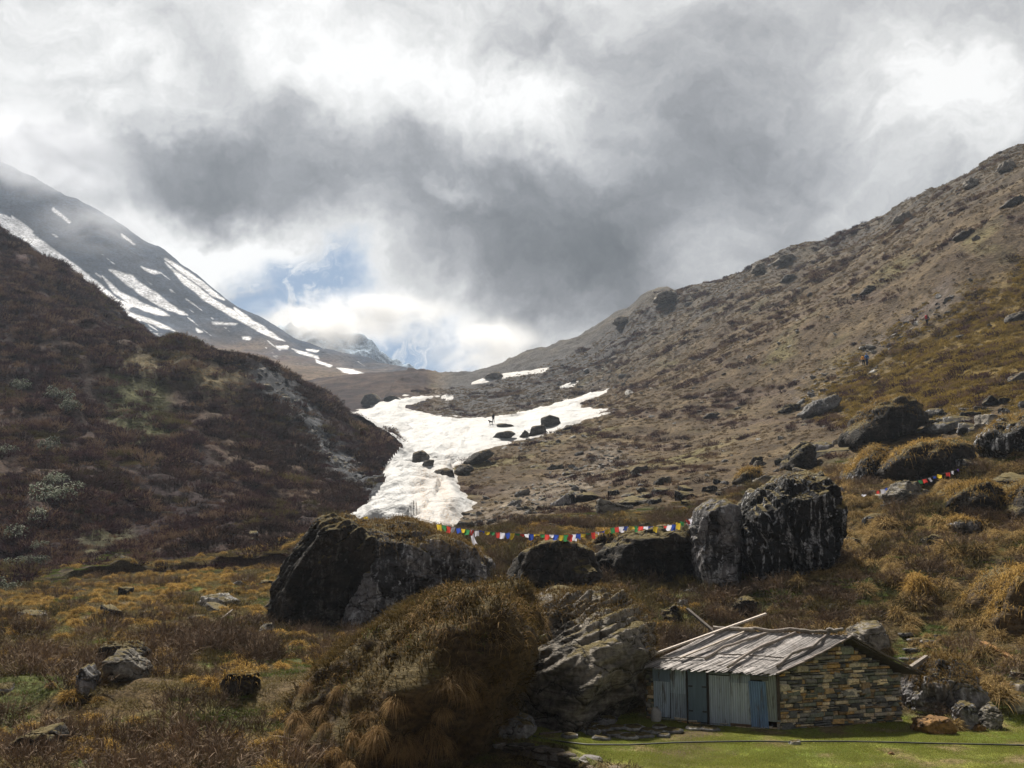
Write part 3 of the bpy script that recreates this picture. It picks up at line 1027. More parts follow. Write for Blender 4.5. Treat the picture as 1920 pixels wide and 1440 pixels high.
mound = outline_rock('mound', 'broad sloping mound shaggy with dark heath and drooping grass, left of the outcrop', 'mound',
                     [(430, 1500), (470, 1425), (520, 1345), (580, 1262), (640, 1200), (700, 1158), (765, 1124), (840, 1095), (915, 1082), (965, 1090), (1008, 1130), (1010, 1200), (965, 1290), (900, 1380), (850, 1460), (770, 1560), (480, 1560)],
                     11.0, R_MOUND, 6, d=32.3, facets=0, rough=.12, strata=.03, seed=9, front=(-.45, -1, 1.25), sharp=15, tilt=-.5)
turf(mound, 'heath_cover', V_HEATH, 95000, lambda v, n: (n[:, 1] < .6) * (.25 + np.clip(n[:, 2], 0, 1)) * (.40 + sstep(-.25, .2, fbm(v * .9 + 31, 3))), .32, .026, .45, 1.0)
turf(mound, 'straw_fringe', V_TURF, 24000, lambda v, n: (n[:, 1] < .5) * np.clip(fbm(v * .7 + 3, 3) - .02, 0, 1) * (.4 + np.clip(n[:, 2], 0, 1)), .42, .022, .95, .9)
turf(mound, 'straw_crest', V_TAN, 6500, lambda v, n: (n[:, 1] < .7) * (v[:, 2] > 1.5) * (v[:, 0] > .4) * (.1 + sstep(-.1, .3, fbm(v * 1.1 + 9, 3))), .5, .022, 1.0, 1.0)
turf(mound, 'green_moss', V_GREEN, 5000, lambda v, n: (n[:, 1] < .6) * (n[:, 2] > .3) * (v[:, 0] > -2) * sstep(.12, .3, fbm(v * .8 + 17, 3)), .16, .022, .4)

outc = outline_rock('outcrop', 'cracked grey brown rock outcrop between the shaggy mound and the hut', 'rock outcrop',
                    [(915, 1240), (965, 1140), (1035, 1100), (1105, 1092), (1150, 1096), (1190, 1135), (1208, 1195), (1206, 1260), (1184, 1350), (1100, 1390), (930, 1390), (900, 1350)],
                    7.8, R_OUT, 7, d=35.5, facets=5, cutmin=.80, rough=.07, strata=.062, seed=27, front=(-.42, -1, .42), tilt=-.62, sharp=13, extra=(((-.50, -.55, .95), .70), ((.75, -.4, .75), .86)))
turf(outc, 'grass_cap', V_TURF, 8500, lambda v, n: ((n[:, 2] > .30) * (v[:, 2] > 1.25) * (v[:, 0] > -1.2) + (n[:, 2] > .0) * (v[:, 0] > 1.9) * (v[:, 2] > -.2) * .8) * (n[:, 1] < .8), .34, .024, .9)
turf(outc, 'dark_heath', V_HEATH, 7000, lambda v, n: ((n[:, 2] > .2) * (v[:, 2] > 1.1) * (v[:, 0] > -.2) + (v[:, 0] > 2.0) * (v[:, 2] > -.6)) * (n[:, 1] < .8), .2, .022, .5)

midr = outline_rock('rock', 'dark brown pointed rock below the middle of the flag string', 'rock', [(945, 1078), (972, 1040), (1025, 1012), (1072, 1008), (1108, 1032), (1128, 1078), (1124, 1130), (1050, 1140), (955, 1115)], 4.5, R_BLACKB, 5, seed=31, strata=.02, sharp=18, base=(1050, 1108))
turf(midr, 'grass_cap', V_GOLD, 1100, lambda v, n: (n[:, 2] > .45) * (v[:, 2] > .55 * v[:, 2].max()), .34, .024, .8)
outline_rock('rock', 'dark squat rock in front of the pointed brown rock under the flags', 'rock', [(1055, 1090), (1075, 1060), (1105, 1056), (1132, 1088), (1116, 1120), (1062, 1122)], 2.6, R_BLACKB, 5, seed=33, sharp=18)
flagr = outline_rock('rock', 'wide black overhanging rock under the right end of the flag string', 'rock', [(1120, 1040), (1150, 1002), (1215, 984), (1300, 980), (1345, 996), (1345, 1110), (1250, 1125), (1140, 1118), (1116, 1075)], 6, R_BLACKB, 6, seed=35, facets=3, cutmin=.9, rough=.10, strata=.03, front=(0, -1, -.15), sharp=18, base=(1230, 1092))
turf(flagr, 'grass_cap', V_TURF, 2000, lambda v, n: (n[:, 2] > .6) * (v[:, 2] > .4 * v[:, 2].max()), .3, .022, .8)
outline_rock('slab', 'flat pale grey slab lying between the two dark rocks under the flags', 'rock', [(1096, 1047), (1120, 1036), (1150, 1040), (1146, 1058), (1112, 1062)], 1.8, R_PALE, 4, seed=36, facets=3)
pil = outline_rock('pillar_rock', 'pale topped rock pillar with white streaks where the flag string ends', 'rock', [(1297, 990), (1308, 955), (1338, 937), (1370, 940), (1384, 970), (1384, 1040), (1372, 1120), (1322, 1132), (1306, 1060)], 4.2, R_GREYBLK, 6, seed=41, facets=4, cutmin=.88, rough=.09, strata=.018, front=(-.1, -1, .1), sharp=18, base=(1345, 1112))
hug = outline_rock('boulder', 'huge black boulder with pale vertical streaks right of the rock pillar', 'boulder', [(1378, 965), (1420, 914), (1470, 890), (1522, 883), (1542, 905), (1556, 950), (1560, 1000), (1545, 1078), (1480, 1098), (1400, 1098), (1380, 1060)], 6.6, R_BLACK, 7, seed=43, facets=3, cutmin=.9, rough=.085, strata=.05, tilt=1.35, extra=(((-.6, -1, .05), .90), ((.55, -1, .15), .90), ((.05, -.75, .7), .86), ((-.2, -1, -.4), .93)), front=(.06, -1, .02), sharp=22, base=(1480, 1078))
turf(hug, 'grass_cap', V_TURF, 700, lambda v, n: (n[:, 2] > .7) * (v[:, 2] > .7 * v[:, 2].max()), .25, .022, .8)

UP = [  # the rocks on the slope above the big boulder
    ('brown pointed rock with a straw covered left side above the huge boulder', [(1460, 884), (1480, 848), (1500, 832), (1525, 838), (1536, 862), (1522, 888), (1480, 892)], 4, R_BLACKB, 1, .0),
    ('black overhanging rock under a thick straw roof, highest of the big slope rocks', [(1565, 838), (1610, 782), (1650, 752), (1700, 744), (1738, 757), (1736, 792), (1690, 818), (1600, 845)], 7, R_BLACKB, 2, 1.0),
    ('narrow dark rock rib below the straw roofed overhang', [(1568, 908), (1600, 872), (1638, 832), (1660, 848), (1655, 905), (1600, 920)], 5, R_BLACK, 3, .8),
    ('wide black rock half buried under straw grass behind the upper flag string', [(1620, 912), (1645, 872), (1700, 838), (1770, 828), (1826, 838), (1818, 872), (1760, 908), (1680, 922)], 6, R_BLACKB, 4, 1.0),
    ('smooth grey boulder with a dark lower face beside the upper flag string', [(1660, 928), (1680, 903), (1715, 903), (1738, 922), (1738, 950), (1700, 958), (1670, 948)], 2.6, R_GREY, 5, .0),
    ('dark hummock rock capped with straw near the right edge, right of the grey boulder', [(1765, 948), (1785, 912), (1830, 902), (1875, 916), (1886, 946), (1850, 974), (1790, 978)], 4, R_BLACKB, 6, 1.0),
    ('long black rock sloping up to the right edge beyond the straw hummock', [(1850, 972), (1900, 912), (1960, 892), (1990, 960), (1900, 995), (1860, 990)], 5, R_BLACKB, 7, .4),
    ('black broken rock cut by the right edge, above the straw grass', [(1826, 836), (1860, 798), (1920, 772), (1980, 790), (1970, 858), (1880, 866)], 5, R_BLACK, 8, .3),
    ('pale sunlit slab tilted up at the top edge of the rough ground', [(1500, 777), (1520, 757), (1565, 738), (1573, 752), (1556, 776), (1510, 785)], 4, R_SLATE, 9, .0),
    ('thin dark slab left of the pale tilted slab', [(1456, 776), (1470, 761), (1502, 757), (1498, 776)], 3, R_BLACKB, 10, .0),
    ('small grey stone lying among straw below the overhang', [(1608, 800), (1625, 785), (1650, 782), (1652, 798), (1630, 806)], 3, R_GREY, 11, .0),
    ('low pale slab right of the overhanging rock', [(1722, 812), (1745, 795), (1790, 790), (1800, 800), (1760, 816)], 3, R_SLATE, 12, .0),
    ('dark rounded rock sunk in shrubs above the right edge hollow', [(1698, 1118), (1704, 1088), (1728, 1084), (1738, 1112), (1730, 1130)], 1.4, R_BLACKB, 13, .6),
    ('big dark earth bank under straw at the right edge', [(1838, 1205), (1846, 1125), (1880, 1076), (1950, 1064), (2000, 1110), (2000, 1215)], 4, R_MOUND, 14, 1.0),
    ('black hollow rock between straw tufts right of the boulder', [(1620, 880), (1632, 862), (1655, 860), (1660, 884), (1640, 892)], 2.4, R_BLACK, 15, .0),
    ('low dark rock beside the straw hummock, showing a grey face', [(1768, 985), (1790, 972), (1830, 978), (1832, 1000), (1790, 1008)], 2.2, R_GREYBLK, 16, .2),
    ('dark brown rock with fern like straw above the left of the huge boulder', [(1375, 905), (1395, 880), (1425, 878), (1432, 900), (1400, 915)], 2.4, R_BLACKB, 17, .4),
    ('small black rock right of the huge boulder, low in the grass', [(1722, 1035), (1732, 1008), (1752, 1003), (1764, 1016), (1756, 1034), (1736, 1040)], 1.2, R_BLACK, 18, .0),
    ('dark rock behind the hut roof ridge with pale foot', [(1360, 1160), (1372, 1130), (1400, 1118), (1420, 1130), (1416, 1162)], 1.4, R_BLACKB, 19, .0),
    ('small dark rock in green grass left of the hut roof', [(1235, 1170), (1242, 1145), (1262, 1135), (1276, 1150), (1272, 1172)], 1.3, R_BLACKB, 20, .0),
    ('dark rock with tan straw below the flags, left of the pale slab', [(1105, 1022), (1122, 1000), (1150, 998), (1160, 1016), (1140, 1026)], 2.2, R_BLACKB, 46, .2),
    ('low rock in the straw just right of the big boulder under the flags', [(985, 1030), (1000, 1010), (1020, 1005), (1028, 1022), (1008, 1034)], 2.0, R_BLACKB, 47, .2),
]
for (lab, poly, th, mt, sd_, cap) in UP:
    o = outline_rock('rock', lab, 'rock', poly, th, mt, 5, seed=60 + sd_, rough=.15, strata=.035, sharp=14, cutmin=.8)
    if cap:
        turf(o, 'grass_cap', V_GOLD, int(1200 + 3000 * cap), lambda v, n: (n[:, 2] > .42 - .1 * cap) * (relz(v) > .55 - .2 * cap) * (.3 + n[:, 2]), .62, .030, 1.0)

# ---- rocks in the meadow and around the lawn
LOW = [
    ('flat pale grey rock lying among golden tussocks in the left meadow', [(368, 1132), (385, 1116), (420, 1112), (445, 1126), (440, 1140), (400, 1143)], 2.0, R_PALE, 5, 1),
    ('thin grey slab lying below the flat pale rock of the left meadow', [(345, 1163), (360, 1153), (382, 1153), (380, 1164)], .9, R_GREY, 4, 2),
    ('pointed grey rock in front of a dark bank in the left meadow', [(196, 1275), (206, 1235), (222, 1215), (240, 1220), (274, 1255), (278, 1280), (235, 1288)], 1.7, R_GREY, 5, 3),
    ('upright dark grey rock left of the pointed meadow rock', [(145, 1308), (150, 1265), (164, 1246), (178, 1268), (180, 1310), (160, 1318)], 1.2, R_GREYBLK, 5, 4),
    ('dark brown bank rock overhanging behind the pointed meadow rock', [(180, 1225), (190, 1205), (250, 1202), (275, 1225), (262, 1250), (200, 1250)], 1.6, R_BLACKB, 5, 5),
    ('long dark slab at the lower left corner of the meadow', [(22, 1400), (60, 1372), (95, 1362), (112, 1385), (80, 1420), (30, 1420)], 1.6, R_BLACKB, 5, 6),
    ('low dark rock at the left edge of the meadow', [(-20, 1296), (0, 1280), (30, 1278), (36, 1294), (10, 1302)], 1.0, R_GREYBLK, 4, 7),
    ('small grey rock beside the foot of the leaning slab', [(484, 1188), (495, 1168), (508, 1168), (514, 1186), (498, 1194)], .8, R_GREY, 4, 8),
    ('dark rock at the left foot of the leaning slab', [(492, 1140), (508, 1122), (530, 1120), (534, 1142), (512, 1150)], 1.2, R_BLACKB, 4, 9),
    ('black earthy block crowned by golden grass, left of the mound', [(412, 1300), (418, 1268), (445, 1256), (478, 1262), (482, 1300), (450, 1318)], 1.5, R_BLACKB, 5, 10),
    ('tiny black stone in the meadow grass between shrubs', [(352, 1236), (360, 1226), (372, 1228), (368, 1238)], .5, R_BLACKB, 4, 11),
    ('pale stone on the meadow among the first tussocks, left side', [(60, 1160), (68, 1153), (78, 1158), (72, 1164)], .5, R_PALE, 4, 12),
    ('small brown rock near the lower left slab', [(98, 1365), (105, 1346), (122, 1346), (126, 1364), (110, 1370)], .7, R_BLACKB, 4, 13),
    ('whitish rounded stone in green grass at the bottom left', [(154, 1432), (160, 1422), (170, 1424), (170, 1434)], .3, R_PALE, 4, 14),
    ('large smooth grey slab at the foot of the outcrop, left end of the lawn', [(912, 1378), (938, 1350), (962, 1336), (990, 1345), (1014, 1360), (985, 1376), (950, 1386)], 1.9, R_SLATE, 5, 20),
    ('long flat grey slab at the foot of the outcrop, right of the smooth slab', [(1006, 1360), (1030, 1346), (1070, 1350), (1086, 1360), (1040, 1366)], 1.0, R_SLATE, 5, 21),
    ('flat slab with dark underside by the lawn edge below the outcrop', [(1090, 1362), (1096, 1347), (1130, 1341), (1160, 1346), (1150, 1356), (1110, 1366)], .9, R_SLATE, 5, 22),
    ('dark boulder under the lawn edge slabs, second from the hut', [(1092, 1366), (1104, 1354), (1124, 1356), (1126, 1368)], .5, R_GREYBLK, 4, 23),
    ('rounded grey stone on the lawn beside the flat slabs', [(1095, 1378), (1102, 1366), (1120, 1365), (1126, 1376), (1110, 1382)], .45, R_SLATE, 4, 24),
    ('ochre squared rock lying on the lawn right of the hut', [(1714, 1378), (1718, 1350), (1764, 1343), (1788, 1350), (1784, 1372), (1740, 1381)], .9, R_OCHRE, 5, 30),
    ('tall rounded black and grey rock standing right of the ochre rock', [(1788, 1366), (1792, 1330), (1806, 1314), (1824, 1316), (1832, 1340), (1828, 1370), (1806, 1374)], .75, R_GREYBLK, 5, 31),
    ('angular grey rock leaning beside the tall black rock', [(1836, 1366), (1842, 1332), (1862, 1318), (1876, 1332), (1872, 1364), (1850, 1374)], .7, R_GREY, 5, 32),
    ('pale flat topped rock at the right edge above the lawn', [(1874, 1326), (1884, 1306), (1905, 1302), (1945, 1320), (1940, 1338), (1890, 1336)], .9, R_PALE, 5, 33),
    ('brown rock at the right edge above the pale flat topped rock', [(1888, 1300), (1895, 1280), (1925, 1276), (1945, 1292), (1930, 1306)], .8, R_OUT, 4, 34),
    ('small ochre stone between the two standing rocks by the lawn', [(1822, 1372), (1832, 1358), (1848, 1362), (1850, 1374)], .35, R_OCHRE, 4, 35),
    ('large grey rock with a tangled grass cap right of the hut gable', [(1700, 1305), (1716, 1262), (1755, 1236), (1810, 1246), (1832, 1290), (1818, 1345), (1740, 1356), (1704, 1345)], 2.6, R_GREYBLK, 6, 36),
    ('layered brown rock behind the right end of the hut roof', [(1572, 1218), (1600, 1176), (1648, 1160), (1668, 1185), (1664, 1232), (1600, 1238)], 1.8, R_OUT, 5, 37),
    ('tan stone beside the steps at the right edge', [(1870, 1300), (1876, 1282), (1892, 1280), (1896, 1296)], .4, R_OCHRE, 4, 38),
    ('white grey stone in the grass below the big rocks, left of the hut roof', [(1268, 1135), (1274, 1124), (1290, 1122), (1292, 1134), (1280, 1140)], .7, R_PALE, 4, 39),
    ('second white grey stone, lower down beside golden tufts', [(1266, 1142), (1270, 1134), (1279, 1134), (1279, 1143)], .5, R_PALE, 4, 40),
    ('flat tilted pale stone above the white stones', [(1276, 1112), (1288, 1102), (1308, 1100), (1300, 1112)], .8, R_PALE, 4, 41),
    ('small white stone in shrubs behind the hut roof', [(1550, 1140), (1556, 1130), (1566, 1132), (1566, 1144)], .4, R_PALE, 4, 42),
]
for (lab, poly, th, mt, sb, sd_) in LOW:
    o = outline_rock('slab' if 'slab' in lab.split(' in ')[0] else 'rock', lab, 'rock', poly, th, mt, sb, seed=120 + sd_, rough=.11, strata=.03, sharp=18)
    if sd_ == 36:
        turf(o, 'grass_cap', V_TURF, 3200, lambda v, n: (n[:, 2] > .25) * (relz(v) > .62), .45, .022, 1.1)
    if sd_ == 10:
        turf(o, 'grass_cap', V_GOLD, 900, lambda v, n: (n[:, 2] > .4) * (relz(v) > .7), .38, .022, .9)
    if sd_ == 5:
        turf(o, 'grass_cap', V_TURF, 900, lambda v, n: (n[:, 2] > .4) * (relz(v) > .7), .3, .022, .9)

# ---- boulders in the snow gully
GUL = [
    ('dark boulder at the lower tip of the hillside, left edge of the snow', [(772, 868), (776, 848), (792, 843), (806, 852), (808, 872), (786, 880)], 2),
    ('grey wedge boulder in the snow below the hillside tip', [(786, 882), (796, 864), (814, 862), (812, 874), (794, 884)], 3),
    ('flat dark boulder pointing right across the snow from the hillside tip', [(806, 868), (812, 855), (828, 858), (836, 866), (818, 872)], 4),
    ('rounded brown boulder alone in the middle of the gully snow', [(805, 900), (815, 882), (836, 876), (850, 882), (852, 896), (832, 904)], 5),
    ('dark boulder at the right edge of the narrow snow', [(850, 886), (862, 872), (880, 870), (890, 880), (872, 892)], 6),
    ('long dark boulder bank jutting into the snow from the right', [(866, 868), (885, 852), (915, 842), (930, 850), (900, 868), (880, 874)], 7),
    ('small grey triangular rock low in the snow', [(838, 940), (848, 930), (858, 934), (860, 942)], 8),
    ('tiny round stone in the snow below the triangular rock', [(848, 954), (853, 949), (857, 953), (853, 957)], 9),
    ('thin dark stone lying left in the lower snow', [(773, 919), (780, 914), (789, 915), (786, 920)], 10),
    ('small dark stone in the snow above the thin stone', [(766, 909), (772, 906), (777, 908), (774, 911)], 11),
    ('tall pale brown boulder standing in the wide snow below the walker', [(930, 797), (940, 794), (962, 797), (968, 803), (955, 811), (936, 812)], 12),
    ('low dark boulder in front of the tall pale boulder in the snow', [(916, 826), (932, 812), (958, 808), (967, 814), (950, 824)], 13),
    ('grey pointed rock at the snow edge, right of the low dark boulder', [(971, 822), (984, 806), (992, 812), (990, 820)], 14),
    ('dark humped rock beside the grey pointed rock in the snow', [(990, 818), (998, 800), (1020, 796), (1026, 810), (1008, 818)], 15),
    ('round brown topped boulder standing highest in the wide snow', [(1013, 800), (1014, 784), (1030, 778), (1048, 783), (1053, 795), (1034, 804)], 16),
    ('small dark stone poking out of the snow left of the low boulder', [(894, 824), (902, 816), (910, 816), (905, 823)], 17),
    ('flat dark stone sunk in the snow in the middle of the field', [(858, 829), (868, 827), (872, 829), (864, 830)], 18),
    ('dark stone in the snow right of the round boulder', [(1053, 806), (1062, 797), (1074, 798), (1068, 805)], 19),
    ('large dark boulder at the upper left of the snow near the saddle', [(672, 756), (686, 742), (704, 737), (717, 752), (714, 761), (690, 762)], 20),
    ('flat brown rock at the top of the snow right of the dark boulder', [(716, 749), (736, 742), (757, 751), (740, 752)], 21),
    ('small stone on the snow near the upper right tongue', [(1086, 758), (1091, 753), (1098, 755), (1093, 759)], 22),
    ('stone on the snow at the bottom right of the gully', [(858, 966), (868, 960), (884, 961), (878, 967)], 23),
    ('rusty rock at the foot of the gully beside the flags', [(852, 988), (862, 976), (884, 974), (892, 986), (872, 992)], 24),
]
for (lab, poly, sd_) in GUL:
    pw = np.ptp(np.array(poly, float)[:, 0])
    ub, vb = np.mean([p[0] for p in poly]), max(p[1] for p in poly) - .5
    dg = ground_hit(ub, vb) or 180
    wd = pw * dg / F
    o = outline_rock('rock', lab, 'rock', poly, wd * .95, R_SNOWB, 4 if pw > 14 else 3, seed=200 + sd_, rough=.07, strata=.015, sharp=14, base=(ub, vb))

# ---- outcrops on the right-hand skyline and lone rocks on the slope
SKY_R = [
    ('jagged crag crowning the first rise of the skyline', [(1222, 566), (1236, 550), (1258, 546), (1272, 553), (1266, 568)], (1245, 572)),
    ('square crag overhanging the middle of the skyline', [(1408, 512), (1414, 497), (1432, 492), (1438, 504), (1430, 514)], (1420, 518)),
    ('low crag on the skyline right of the square crag', [(1448, 494), (1462, 481), (1480, 477), (1490, 482), (1475, 496)], (1470, 500)),
    ('small flat crag on the upper skyline', [(1674, 416), (1680, 404), (1700, 399), (1712, 404), (1700, 416)], (1690, 420)),
    ('pointed crag near the top of the skyline', [(1806, 354), (1812, 338), (1822, 330), (1834, 340), (1832, 352)], (1820, 356)),
    ('rounded pale crag at the top right of the skyline', [(1866, 322), (1876, 306), (1892, 302), (1902, 310), (1896, 324)], (1884, 326)),
    ('dark crag on the lowest part of the skyline above the snow', [(904, 709), (918, 701), (934, 698), (948, 703), (938, 711)], (925, 712)),
    ('black crag on the lower skyline left of the first rise', [(1146, 606), (1156, 594), (1170, 590), (1178, 600), (1166, 610)], (1160, 614)),
    ('dark rock lying alone on the middle of the khaki slope', [(1316, 786), (1326, 774), (1342, 771), (1350, 776), (1338, 786)], (1332, 786)),
    ('brown rock on the upper slope below the square crag', [(1462, 528), (1472, 516), (1488, 514), (1494, 522), (1480, 530)], (1478, 530)),
    ('dark rock on the slope below the low crag, left of a shrub line', [(1612, 552), (1624, 538), (1640, 534), (1642, 544), (1626, 552)], (1628, 552)),
    ('flat rock high on the slope near the right edge', [(1786, 448), (1800, 434), (1824, 430), (1826, 440), (1804, 450)], (1806, 450)),
    ('dark rock under the skyline above the far right edge', [(1876, 388), (1892, 374), (1914, 366), (1918, 378), (1896, 390)], (1896, 390)),
    ('black rock in the golden moss near the right edge', [(1880, 606), (1896, 588), (1930, 578), (1940, 592), (1910, 608)], (1908, 607)),
    ('dark slab rock at the right edge below the golden moss', [(1888, 716), (1904, 700), (1940, 692), (1950, 708), (1916, 722)], (1914, 720)),
    ('small pale stone on the khaki slope right of the snow tongue', [(1186, 790), (1190, 784), (1199, 784), (1197, 790)], (1192, 790)),
    ('dark rock at the end of the khaki slope above the tussocks', [(1178, 888), (1190, 876), (1212, 872), (1214, 884), (1196, 890)], (1196, 889)),
    ('brown rock on the slope between tussocks, right of the snow boulder bank', [(1020, 882), (1034, 870), (1054, 868), (1056, 880), (1036, 884)], (1038, 883)),
]
for k, (lab, poly, bs) in enumerate(SKY_R):
    pw = np.ptp(np.array(poly, float)[:, 0])
    dg = ground_hit(*bs) or 300
    outline_rock('crag' if 'crag' in lab else 'rock', lab, 'rock', poly, pw * dg / F * .9, R_OUT if k < 8 else R_SNOWB, 4, d=dg + 1.5, seed=240 + k, rough=.2, strata=.03, sharp=16)
# ------------------------------------------------------------------ kinds of plants (one mesh each, many copies)
def fan_dirs(n, lo, hi, r):
    az = r.uniform(0, 2 * math.pi, n)
    el = r.uniform(lo, hi, n)
    return np.stack([np.cos(az) * np.sin(el), np.sin(az) * np.sin(el), np.cos(el)], -1)


def tussock_mesh(k, n=430, rad=.24, length=.30, droop=.75, width=.017, hgt=.9, up=.35, sag=0.0):
    """a domed clump: blades rooted over a low dome and falling outwards"""
    r = np.random.default_rng(500 + k)
    az = r.uniform(0, 2 * math.pi, n)
    ce = r.uniform(-.05, 1, n) ** .8 if False else r.uniform(.0, 1, n)
    se = np.sqrt(np.maximum(0, 1 - ce ** 2))
    d0 = np.stack([np.cos(az) * se, np.sin(az) * se, ce], -1)
    wob = 1 + .22 * np.sin(3 * az + r.uniform(0, 6)) * se
    root = d0 * (rad, rad, rad * hgt) * wob[:, None] * r.uniform(.55, 1.0, n)[:, None]
    d = d0 + np.array([0, 0, up]) + r.normal(size=d0.shape) * .30 + np.array(r.normal(size=3)) * (.18, .18, 0)
    d /= np.linalg.norm(d, axis=1)[:, None]
    L = length * r.uniform(.35, 1.25, n) * (1 + .35 * np.sin(2 * az + r.uniform(0, 6)))
    return strip_mesh('tussock', strips(root, d, L, width * r.uniform(.7, 1.3, n), droop * r.uniform(.6, 1.3, n), 4, r, .2))


def twig_mesh(k, n=70, rad=.32, h=.62, sub=8, width=.011, lo=.0, hi=1.05, flat=.15):
    r = np.random.default_rng(700 + k)
    az = r.uniform(0, 2 * math.pi, n)
    q = np.sqrt(r.random(n)) * rad
    root = np.stack([np.cos(az) * q, np.sin(az) * q, np.full(n, -.08)], -1)
    le = np.clip(q / rad * hi * .8 + r.normal(size=n) * .2, lo, 1.35)
    d = np.stack([np.cos(az) * np.sin(le), np.sin(az) * np.sin(le), np.cos(le)], -1) + r.normal(size=(n, 3)) * .12
    d /= np.linalg.norm(d, axis=1)[:, None]
    L = h * r.uniform(.6, 1.15, n)
    st = strips(root, d, L, np.full(n, width * 1.5), np.full(n, flat), 3, r, .35)
    t = r.uniform(.35, 1.0, n * sub)
    i = np.repeat(np.arange(n), sub)
    p = root[i] + d[i] * (L[i] * t)[:, None]
    p[:, 2] -= flat * L[i] * t * t
    d2 = d[i] * .6 + r.normal(size=(n * sub, 3)) * .55 + np.array([0, 0, .35])
    d2 /= np.linalg.norm(d2, axis=1)[:, None]
    s2 = strips(p, d2, h * r.uniform(.14, .36, n * sub), np.full(n * sub, width), np.full(n * sub, .1), 2, r, .3)
    return strip_mesh('shrub', cat_strips([st, s2]))


def leafy_mesh(k, n=620, rad=.75, h=.8, size=.13, flat=.7):
    """dome of leaf whorls, for evergreen bushes"""
    r = np.random.default_rng(900 + k)
    lob = r.normal(size=(6, 3)) * (rad * .55, rad * .55, h * .18) + (0, 0, h * .42)
    i = r.integers(0, 6, n)
    d = r.normal(size=(n, 3))
    d /= np.linalg.norm(d, axis=1)[:, None]
    p = lob[i] + d * (rad * .48, rad * .48, h * .42) * r.uniform(.75, 1.0, n)[:, None]
    p[:, 2] = np.maximum(p[:, 2], 0)
    dd = d + r.normal(size=(n, 3)) * .6
    dd /= np.linalg.norm(dd, axis=1)[:, None]
    st = strips(p, dd, size * r.uniform(.7, 1.4, n), size * .55 * r.uniform(.7, 1.3, n), np.full(n, .25), 2, r, .4)
    m = 18
    az = r.uniform(0, 6.28, m)
    tw = strips(np.zeros((m, 3)) + (0, 0, -.1), np.stack([np.cos(az) * .5, np.sin(az) * .5, np.full(m, .8)], -1), h * r.uniform(.6, 1, m), np.full(m, .03), np.full(m, .1), 2, r)
    return strip_mesh('evergreen_bush', cat_strips([st, tw]))


def sward_mesh(k, n=150, rad=.5, length=.16, width=.012, droop=.4, lean=.9):
    r = np.random.default_rng(1100 + k)
    az = r.uniform(0, 2 * math.pi, n)
    q = np.sqrt(r.random(n)) * rad
    root = np.stack([np.cos(az) * q, np.sin(az) * q, np.full(n, -.03)], -1)
    d = fan_dirs(n, 0, lean, r)
    return strip_mesh('sward', strips(root, d, length * r.uniform(.5, 1.3, n), width * r.uniform(.7, 1.3, n), np.full(n, droop), 2, r, .25))


def stone_mesh(k, sub=2):
    r = np.random.default_rng(1300 + k)
    dirs, f = ico(sub)
    pl = []
    for _ in range(11):
        n = r.normal(size=3)
        n /= np.linalg.norm(n)
        pl.append((n, r.uniform(.55, 1.0)))
    for n in np.vstack([np.eye(3), -np.eye(3)]):
        pl.append((n, 1.0))
    v = dirs * plane_radius(dirs, pl, 22)[:, None] * (.5, .42, .2)
    return mesh_np('stone', v, f, False)


# ------------------------------------------------------------------ scatter helpers
def clear_of_rocks(x, y, k=.8):
    ok = np.ones(len(x), bool)
    for (cx, cy, rx, ry) in FOOT:
        ok &= ((x - cx) / max(rx * k, .05)) ** 2 + ((y - cy) / max(ry * k, .05)) ** 2 > 1
    return ok


HUT_BOX = []


def clear_of_hut(x, y):
    return poly_sd(x, y, np.array([on_level(*p)[:2] for p in ((1195, 1350), (1463, 1385), (1560, 1380), (1715, 1340), (1700, 1295), (1420, 1290))])) < .1


def sample(n, xr, yr, dens, r, rocks=True, umin=-60, umax=1990, vmin=200, vmax=1470):
    """n ground points with relative density dens(u, v, x, y) in 0..1, kept to what the photograph can see"""
    X, Y, Z, U, V = [], [], [], [], []
    got = 0
    for _ in range(60):
        m = int(n * 3)
        y = r.uniform(yr[0], yr[1], m)
        x = r.uniform(xr[0], xr[1], m)
        ok = np.abs(x) < (y * .52 + 1.5)
        x, y = x[ok], y[ok]
        z = ground_z(x, y)
        u, v = proj(x, y, z)
        k = (u > umin) & (u < umax) & (v > vmin) & (v < vmax)
        k &= r.random(len(x)) < dens(u, v, x, y)
        x, y, z, u, v = x[k], y[k], z[k], u[k], v[k]
        if rocks and len(x):
            k = clear_of_rocks(x, y)
            x, y, z, u, v = x[k], y[k], z[k], u[k], v[k]
        for a_, q_ in zip((X, Y, Z, U, V), (x, y, z, u, v)):
            a_.append(q_)
        got += len(x)
        if got >= n:
            break
    return [np.concatenate(a_)[:n] for a_ in (X, Y, Z, U, V)]


